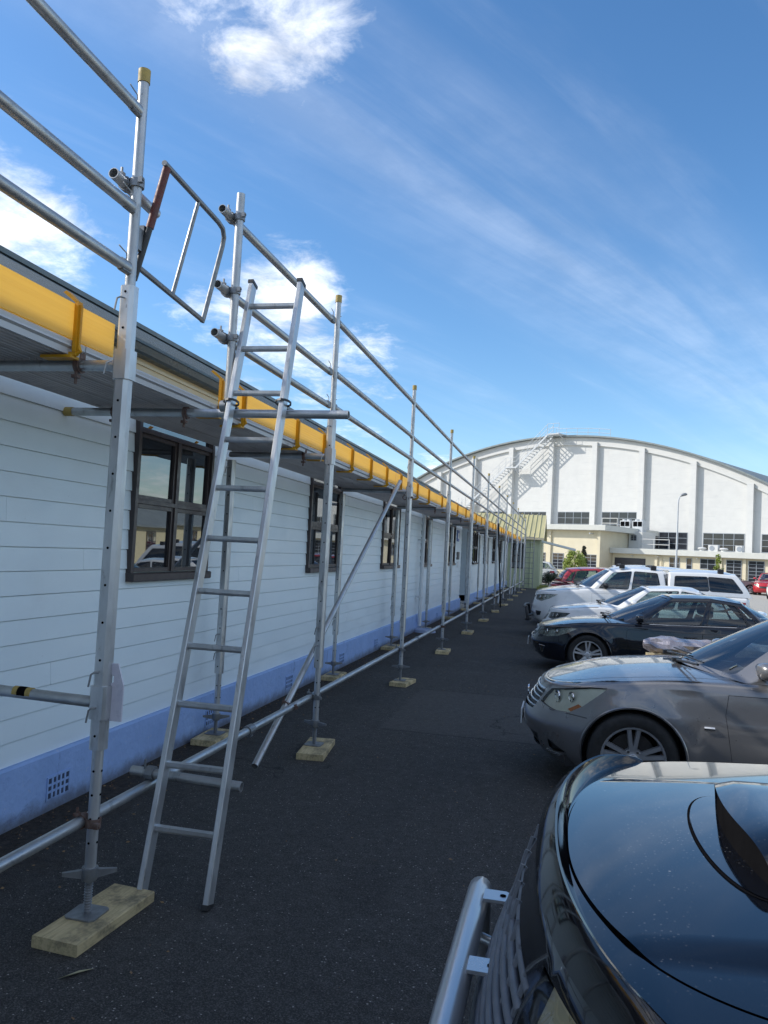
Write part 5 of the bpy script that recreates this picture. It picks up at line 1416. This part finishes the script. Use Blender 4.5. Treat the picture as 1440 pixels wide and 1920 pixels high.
def steel_window(t0, t1, z0, z1, y, cols, rows, parent, fm=M_winf, pm2=M_pane2, e=.05):
    f = MB()
    f.box(t0, t1, y-.05, y-.005, z0, z0+e).box(t0, t1, y-.05, y-.005, z1-e, z1).box(t0, t0+e, y-.045, y-.005, z0+e, z1-e).box(t1-e, t1, y-.045, y-.005, z0+e, z1-e)
    for k in range(1, cols): x = t0+(t1-t0)*k/cols; f.box(x-e/2, x+e/2, y-.048, y-.006, z0+e, z1-e)
    for k in range(1, rows): z = z0+(z1-z0)*k/rows; f.box(t0+e, t1-e, y-.043, y-.007, z-e*.4, z+e*.4)
    o = f.build('window', fm, parent)
    for i in range(cols):
        for j in range(rows):
            a, b = t0+(t1-t0)*i/cols+e/2, t0+(t1-t0)*(i+1)/cols-e/2; c, d = z0+(z1-z0)*j/rows+e*.4, z0+(z1-z0)*(j+1)/rows-e*.4
            k = random.uniform(-.01, .01)
            MB().quad((a, y-.015+k, c), (b, y-.015-k, c), (b, y-.015-k, d), (a, y-.015+k, d)).build('pane', pm2, o, fixn=False)
for k in range(-3, 4):
    t = -1.54+4.96*k
    if k <= 1: steel_window(t+.84, t+4.50, 4.7, 6.54, 0, 4, 3, hg)
    else: steel_window(t+.90, t+4.48, 3.12, 4.70, 0, 4, 3, hg)
steel_window(-1.54+4.96*4+.9, -1.54+4.96*4+4.48, 3.12, 4.70, 0, 4, 3, hg)

# external steel stair
fs_ = thing('external_stair', 'pale steel stair climbing the hangar wall to the roof', 'stair', (0, 82, 0), RA, world=False)
def flight(a, b, y0, y1):
    (t0, z0), (t1, z1) = a, b; n = max(2, int((z1-z0)/.23)); st = MB()
    for y in (y0, y1-.05): st.prism([(t0, z0-.22), (t1, z1-.22), (t1, z1), (t0, z0)], lambda t, z: (t, y, z), lambda t, z: (t, y+.05, z))
    st.build('stringer', M_rail, fs_)
    tr = MB()
    for k in range(n):
        f = (k+.5)/n; t = t0+(t1-t0)*f; z = z0+(z1-z0)*f; tr.box(t-.07, t+.07, y0+.05, y1-.05, z-.02, z+.02)
    tr.build('treads', M_rail, fs_)['kind'] = 'stuff'
    rl = MB()
    for y in (y0+.02, y1-.02):
        for h in (.55, 1.0): rl.tube((t0, y, z0+h), (t1, y, z1+h), .022, 5)
        for k in range(0, n+1, 5): f = k/n; rl.tube((t0+(t1-t0)*f, y, z0+(z1-z0)*f), (t0+(t1-t0)*f, y, z0+(z1-z0)*f+1.0), .02, 5)
    rl.build('handrail', M_rail, fs_)
def landing(t0, t1, z, y0, y1, rails=True):
    MB().box(t0, t1, y0, y1, z-.12, z).build('landing', M_rail, fs_)
    rl = MB()
    for h in (.55, 1.0): rl.tube((t0, y0+.02, z+h), (t1, y0+.02, z+h), .022, 5)
    for t in (t0, (t0+t1)/2, t1): rl.tube((t, y0+.02, z), (t, y0+.02, z+1.0), .02, 5)
    rl.build('handrail', M_rail, fs_)
    br_ = MB().tube((t0+.1, y1, z-1.0), (t0+.1, y0+.1, z-.1), .04, 6).tube((t1-.1, y1, z-1.0), (t1-.1, y0+.1, z-.1), .04, 6); br_.build('bracket', M_rail, fs_)
flight((-15.5, 4.2), (-12.4, 6.9), -1.75, -.65); landing(-12.4, -11.4, 6.95, -1.75, -.55); flight((-11.4, 7.0), (-6.2, 11.15), -1.75, -.65)
landing(-6.2, -5.0, 11.15, -1.75, -.55); flight((-5.0, 11.15), (-1.25, 14.35), -1.75, -.65); landing(-1.25, .1, 14.40, -1.75, .8)
rl = MB()
for h in (.5, 1.0): rl.path([(t, -.3, az(t)+.1+h*.8) for t in np.linspace(-1.1, 5, 12)], .022, 5)
for t in np.linspace(-1.1, 5, 6): rl.tube((t, -.3, az(t)+.2), (t, -.3, az(t)+.9), .02, 5)
rl.build('roof_handrail', M_rail, fs_)

# two-storey cream block and long annex in front of the hangar
bk2 = thing('cream_block', 'cream flat-roofed block in front of the white hangar', 'building', (0, 82, 0), RA, world=False)
MB().box(-8, 9.66, -10, -.6, 0, 4.26).build('wall', M_cream2, bk2)
MB().box(-8.2, 10.35, -10.65, -.55, 4.26, 4.72, bev=.02).build('roof_slab', mat('pale_parapet', (.60, .60, .55), (.54, .54, .50), 2, .8), bk2)
for (a, b) in ((2.5, 3.3), (3.55, 4.32), (5.08, 6.15), (8.22, 9.35)): steel_window(a, b, .82, 2.22, -10, 2, 5, bk2, e=.04)
for t in (4.62, 9.4): MB().box(t, t+.27, -10.16, -10.0, 0, 4.26).build('pilaster', M_cream2, bk2)
for t in (4.3, 8.9): MB().box(t-.04, t+.04, -10.6, -10.0, 3.95, 4.05).build('bracket', M_rail, bk2)
steel_window(9.9, 10.5, 3.3, 3.9, -6, 2, 2, bk2, e=.04) if False else None
an = thing('annex', 'long low cream annex with parapet along the hangar front', 'building', (0, 82, 0), RA, world=False)
MB().box(9.7, 40, -8, -.6, 0, 2.45).build('wall', M_cream2, an)
MB().box(9.70, 40.2, -8.5, -.55, 2.45, 2.91, bev=.015).build('parapet', MATS['pale_parapet'], an)
MB().box(8.25, 9.695, -8.5, -8.0+.0, 2.45, 2.91).build('parapet_return', MATS['pale_parapet'], an) if False else None
gd = MB().box(9.95, 12.7, -8.04, -8.0, 0, 2.09)
g0 = gd.build('garage_door', mat('dark_garage_door', (.030, .028, .036), (.04, .038, .046), 4, .45), an)
for k in range(5): MB().box(10.0, 12.65, -8.06, -8.04, .05+k*.41, .42+k*.41).build('door_panel', MATS['dark_garage_door'], g0)
for (a, b, c, d, q, r) in ((14.75, 15.6, 1.35, 2.3, 2, 2), (16.15, 16.6, 1.2, 2.3, 1, 2), (17.25, 18.45, 1.5, 2.3, 2, 2), (19.27, 20.43, .70, 2.30, 2, 6), (20.92, 22.08, .72, 2.30, 2, 6), (22.6, 23.75, .7, 2.3, 2, 6), (24.3, 25.4, .7, 2.3, 2, 6)):
    steel_window(a, b, c, d, -8, q, r, an, e=.04)
for t in (13.55, 18.75, 20.55): MB().box(t, t+.22, -8.12, -8.0, 0, 2.45).build('pilaster', M_cream2, an)
for t in (11.6, 13.9, 17.1, 18.6): MB().path([(t, -8.05, 2.2), (t, -8.15, 2.3), (t, -8.4, 2.3)], .03, 6).build('bracket', M_rail, an)
MB().path([(14.1, -8.1, .1), (14.1, -8.1, 2.2), (14.0, -8.15, 2.35)], .04, 6).build('downpipe', M_cream2, an)
ph_ = thing('rooftop_plant_room', 'small white plant room with louvred window on the annex roof', 'plant room', (0, 82, 0), RA, world=False)
MB().box(9.75, 11.0, -5.2, -2.6, 2.92, 4.45, bev=.02).build('wall', M_hang, ph_); steel_window(9.95, 10.5, 3.65, 4.15, -5.2, 2, 3, ph_, e=.035)
for k, t in enumerate((8.55, 9.75)):
    ac = thing('air_conditioning_unit', '%s of the pair of tall grey air units on the roof beside the block' % ('left', 'right')[k], 'air unit', (0, 82, 0), RA, 'air units on the roof', world=False)
    MB().box(t, t+.95, -4.6, -3.8, 4.74 if k == 0 else 4.47, 5.45).build('casing', M_rail, ac)
    for q in (.08, .52): MB().box(t+q, t+q+.36, -4.63, -4.60, 4.95, 5.36).build('grille', M_dark, ac); MB().tube((t+q+.18, -4.2, 5.45), (t+q+.18, -4.2, 5.58), .2, 14).build('fan_cowl', M_rail, ac, smooth=40)
def roof_rail(label, a, b, y, z0, z1):
    r = thing('roof_railing', label, 'railing', (0, 82, 0), RA, 'railings on the roofs', world=False); m = MB()
    for z in (z1, (z0+z1)/2): m.tube((a, y, z), (b, y, z), .03, 6)
    m.build('rails', M_hang, r)
    for t in np.linspace(a, b, max(2, int((b-a)/1.0)+1)): MB().tube((t, y, z0), (t, y, z1), .028, 6).build('post', M_hang, r)
roof_rail('white railing on the cream block roof left of the air units', 7.0, 8.5, -5, 4.72, 5.62); roof_rail('white railing on the annex roof right of the plant room', 11.1, 13.8, -6, 2.91, 3.78)
for k, t in enumerate((17.6, 19.7)):
    a2 = thing('air_conditioning_unit', ('small round-fan air unit on the annex parapet', 'narrow air unit near the right end of the annex roof')[k], 'air unit', (0, 82, 0), RA, 'small units on the annex roof', world=False)
    MB().box(t, t+(.75 if k == 0 else .5), -7.4, -7.0, 2.92, 3.42, bev=.01).build('casing', M_hang, a2); MB().tube((t+.3, -7.42, 3.17), (t+.3, -7.4, 3.17), .2, 16).build('fan', M_winf, a2)
for k, t in enumerate((17.05, 18.75)):
    v2 = MB().lathe([(.0, .32), (.25, .30), (.34, .22), (.30, .16), (.2, .14), (.2, 0)], Matrix.Translation((t, -7.2, 2.915)), 14).build('roof_vent', M_hang, None, smooth=40)
    v2.location = (0, 82, 0); v2.rotation_euler = (0, 0, RA); tag(v2, ('left', 'right')[k] + ' mushroom-shaped white vent on the annex roof', 'roof vent', 'vents on the annex roof')

# cream weatherboard building on the far side of the lot, seen in the window reflections
cb2 = thing('cream_building', 'cream building across the lot mirrored in the windows', 'building', (24, 40, 0))
MB().box(20, 28, 14, 70, 0, 2.5).build('wall', mat('cream_boards', (.62, .56, .36), (.57, .51, .33), 3, .6, stretch=(1, .2, 9)), cb2)
MB().prism([(19.6, 2.45), (24, 4.3), (28.4, 2.45), (28.4, 2.55), (24, 4.42), (19.6, 2.55)], lambda x, z: (x, 13.6, z), lambda x, z: (x, 70.4, z)).build('roof', M_greyroof, cb2)
for y in np.arange(16, 69, 3.4):
    f = MB().box(19.95, 20.0, y, y+1.2, .9, 2.2).build('window', M_frame, cb2)
    for a, b in ((.95, 1.52), (1.58, 2.15)):
        for p in (.05, .63): MB().quad((19.945, y+p, a), (19.945, y+p+.52, a), (19.945, y+p+.52, b), (19.945, y+p, b)).build('pane', M_pane, f, fixn=False)

# unseen hall added behind the camera to darken reflections in the car flanks
bh = thing('added_rear_hall', 'unseen dull hall added behind the viewer to darken car reflections', 'building', (14, -26, 0))
MB().box(-3, 44, -34, -24, 0, 3.6).build('wall', mat('dull_grey_green_boards', (.20, .23, .17), (.16, .19, .14), 2, .7), bh)
MB().prism([(-23.6, 3.5), (-29, 5.8), (-34.4, 3.5), (-34.4, 3.6), (-29, 5.95), (-23.6, 3.6)], lambda y, z: (-3.4, y, z), lambda y, z: (44.4, y, z)).build('roof', M_greyroof, bh)
for x in np.arange(0, 42, 4.5): MB().box(x, x+1.8, -24.0, -23.95, 1.0, 2.6).build('window', M_frame, bh)

# street lamp
lm = thing('street_lamp', 'tall slender grey lamp post in front of the hangar', 'street lamp', (7.37, 55, 0))
MB().path([(7.37, 55, 0), (7.37, 55, 1.2), (7.37, 55, 5.6), (7.39, 55, 6.0), (7.47, 55, 6.25), (7.6, 55, 6.33)], [.08, .07, .05, .045, .04, .04], 10).build('pole', M_rail, lm, smooth=50)
MB().path([(7.5, 55, 6.27), (7.6, 55, 6.34), (7.8, 55, 6.40), (7.92, 55, 6.40)], [.05, .09, .10, .05], 10).build('lamp_head', M_steel, lm, smooth=50)

# vegetation
def leaf_mat(name, a, b):
    m = mat(name, a, b, 2.5, .55, rnd=.1); return m
def crown(name, cx, cy, z0, z1, rx, n, leaf, m, parent, shape=1.0, clumps=14):
    mb = MB(); cl_ = []
    for k in range(clumps):
        f = random.random(); z = z0+(z1-z0)*f; rr = rx*math.sqrt(max(.05, 1-abs(2*f-1)**2))*shape if shape > .5 else rx*(1-f)*.9+.05
        a = random.uniform(0, 6.28); cl_.append((cx+rr*math.cos(a)*.75, cy+rr*math.sin(a)*.75, z, random.uniform(.25, .5)*rx))
    for k in range(n):
        x, y, z, r_ = random.choice(cl_); d = Vector((random.gauss(0, 1), random.gauss(0, 1), random.gauss(0, 1))).normalized()*r_*random.random()**.4
        p = Vector((x, y, z))+d; a = Vector((random.gauss(0, 1), random.gauss(0, 1), random.gauss(0, 1))).normalized(); b = a.orthogonal().normalized(); s = leaf*random.uniform(.6, 1.3)
        mb.add([p-a*s, p+b*s*.45, p+a*s, p-b*s*.45], [(0, 1, 2, 3)])
    return mb.build(name, m, parent, fixn=False)
def trunk(x, y, h, r, m, parent, limbs=5):
    t = MB().path([(x, y, 0), (x+.03, y, h*.4), (x-.02, y+.03, h*.75), (x, y, h)], [r, r*.8, r*.55, r*.25], 8)
    for k in range(limbs):
        a = 6.28*k/limbs; z = h*(.35+.1*k); t.path([(x, y, z), (x+.25*h*.5*math.cos(a), y+.25*h*.5*math.sin(a), z+.2*h)], [r*.45, r*.15], 6)
    return t.build('trunk', m, parent, smooth=50)
M_bark = mat('bark', (.11, .085, .06), (.07, .055, .04), 9, .9, bump=.4)
M_lf1 = leaf_mat('bright_leaves', (.28, .33, .05), (.17, .23, .04)); M_lf2 = leaf_mat('dark_leaves', (.035, .055, .02), (.02, .035, .014)); M_lf3 = leaf_mat('conifer_leaves', (.06, .055, .03), (.04, .045, .02))
t1 = thing('leafy_tree', 'round yellow-green leafy tree in front of the cream block', 'tree', (.95, 60, 0)); trunk(.95, 60, 1.6, .08, M_bark, t1); crown('crown', .9, 60, .15, 2.25, .85, 6500, .07, M_lf1, t1, clumps=55)
t2 = thing('conifer', 'narrow dark brown-green conifer right of the leafy tree', 'tree', (1.62, 60.4, 0)); trunk(1.62, 60.4, 2.3, .05, M_bark, t2, 3); crown('crown', 1.62, 60.4, .2, 2.7, .34, 3200, .075, M_lf3, t2, .3, 40)
t3 = thing('sapling', 'thin green sapling rising behind the pickup canopy', 'tree', (10.9, 60, 0)); trunk(10.9, 60, 2.0, .04, M_bark, t3, 4); crown('crown', 10.9, 60, 1.2, 2.5, .36, 900, .07, M_lf1, t3, .3, 16)
t4 = thing('low_hedge', 'dark low hedge beside the small white car', 'hedge', (-.5, 52.3, 0)); trunk(-.5, 52.3, .5, .04, M_bark, t4, 5); crown('crown', -.35, 52.3, .1, .62, .9, 2600, .06, M_lf2, t4, clumps=30)
gr = MB()
for k in range(2600):
    x = random.uniform(-1.25, -.35); y = random.uniform(42.3, 47); h = random.uniform(.05, .2); a = random.uniform(0, 6.3); wv = .012
    gr.add([(x-wv*math.cos(a), y-wv*math.sin(a), 0), (x+wv*math.cos(a), y+wv*math.sin(a), 0), (x+random.gauss(0, .04), y+random.gauss(0, .04), h)], [(0, 1, 2)])
go = gr.build('grass', leaf_mat('dry_grass', (.30, .30, .07), (.20, .22, .05)), fixn=False); go['kind'] = 'stuff'; tag(go, 'rough yellow-green grass at the foot of the green wing', 'grass')

for o in bpy.data.objects:
    if '_w' in o: del o['_w']
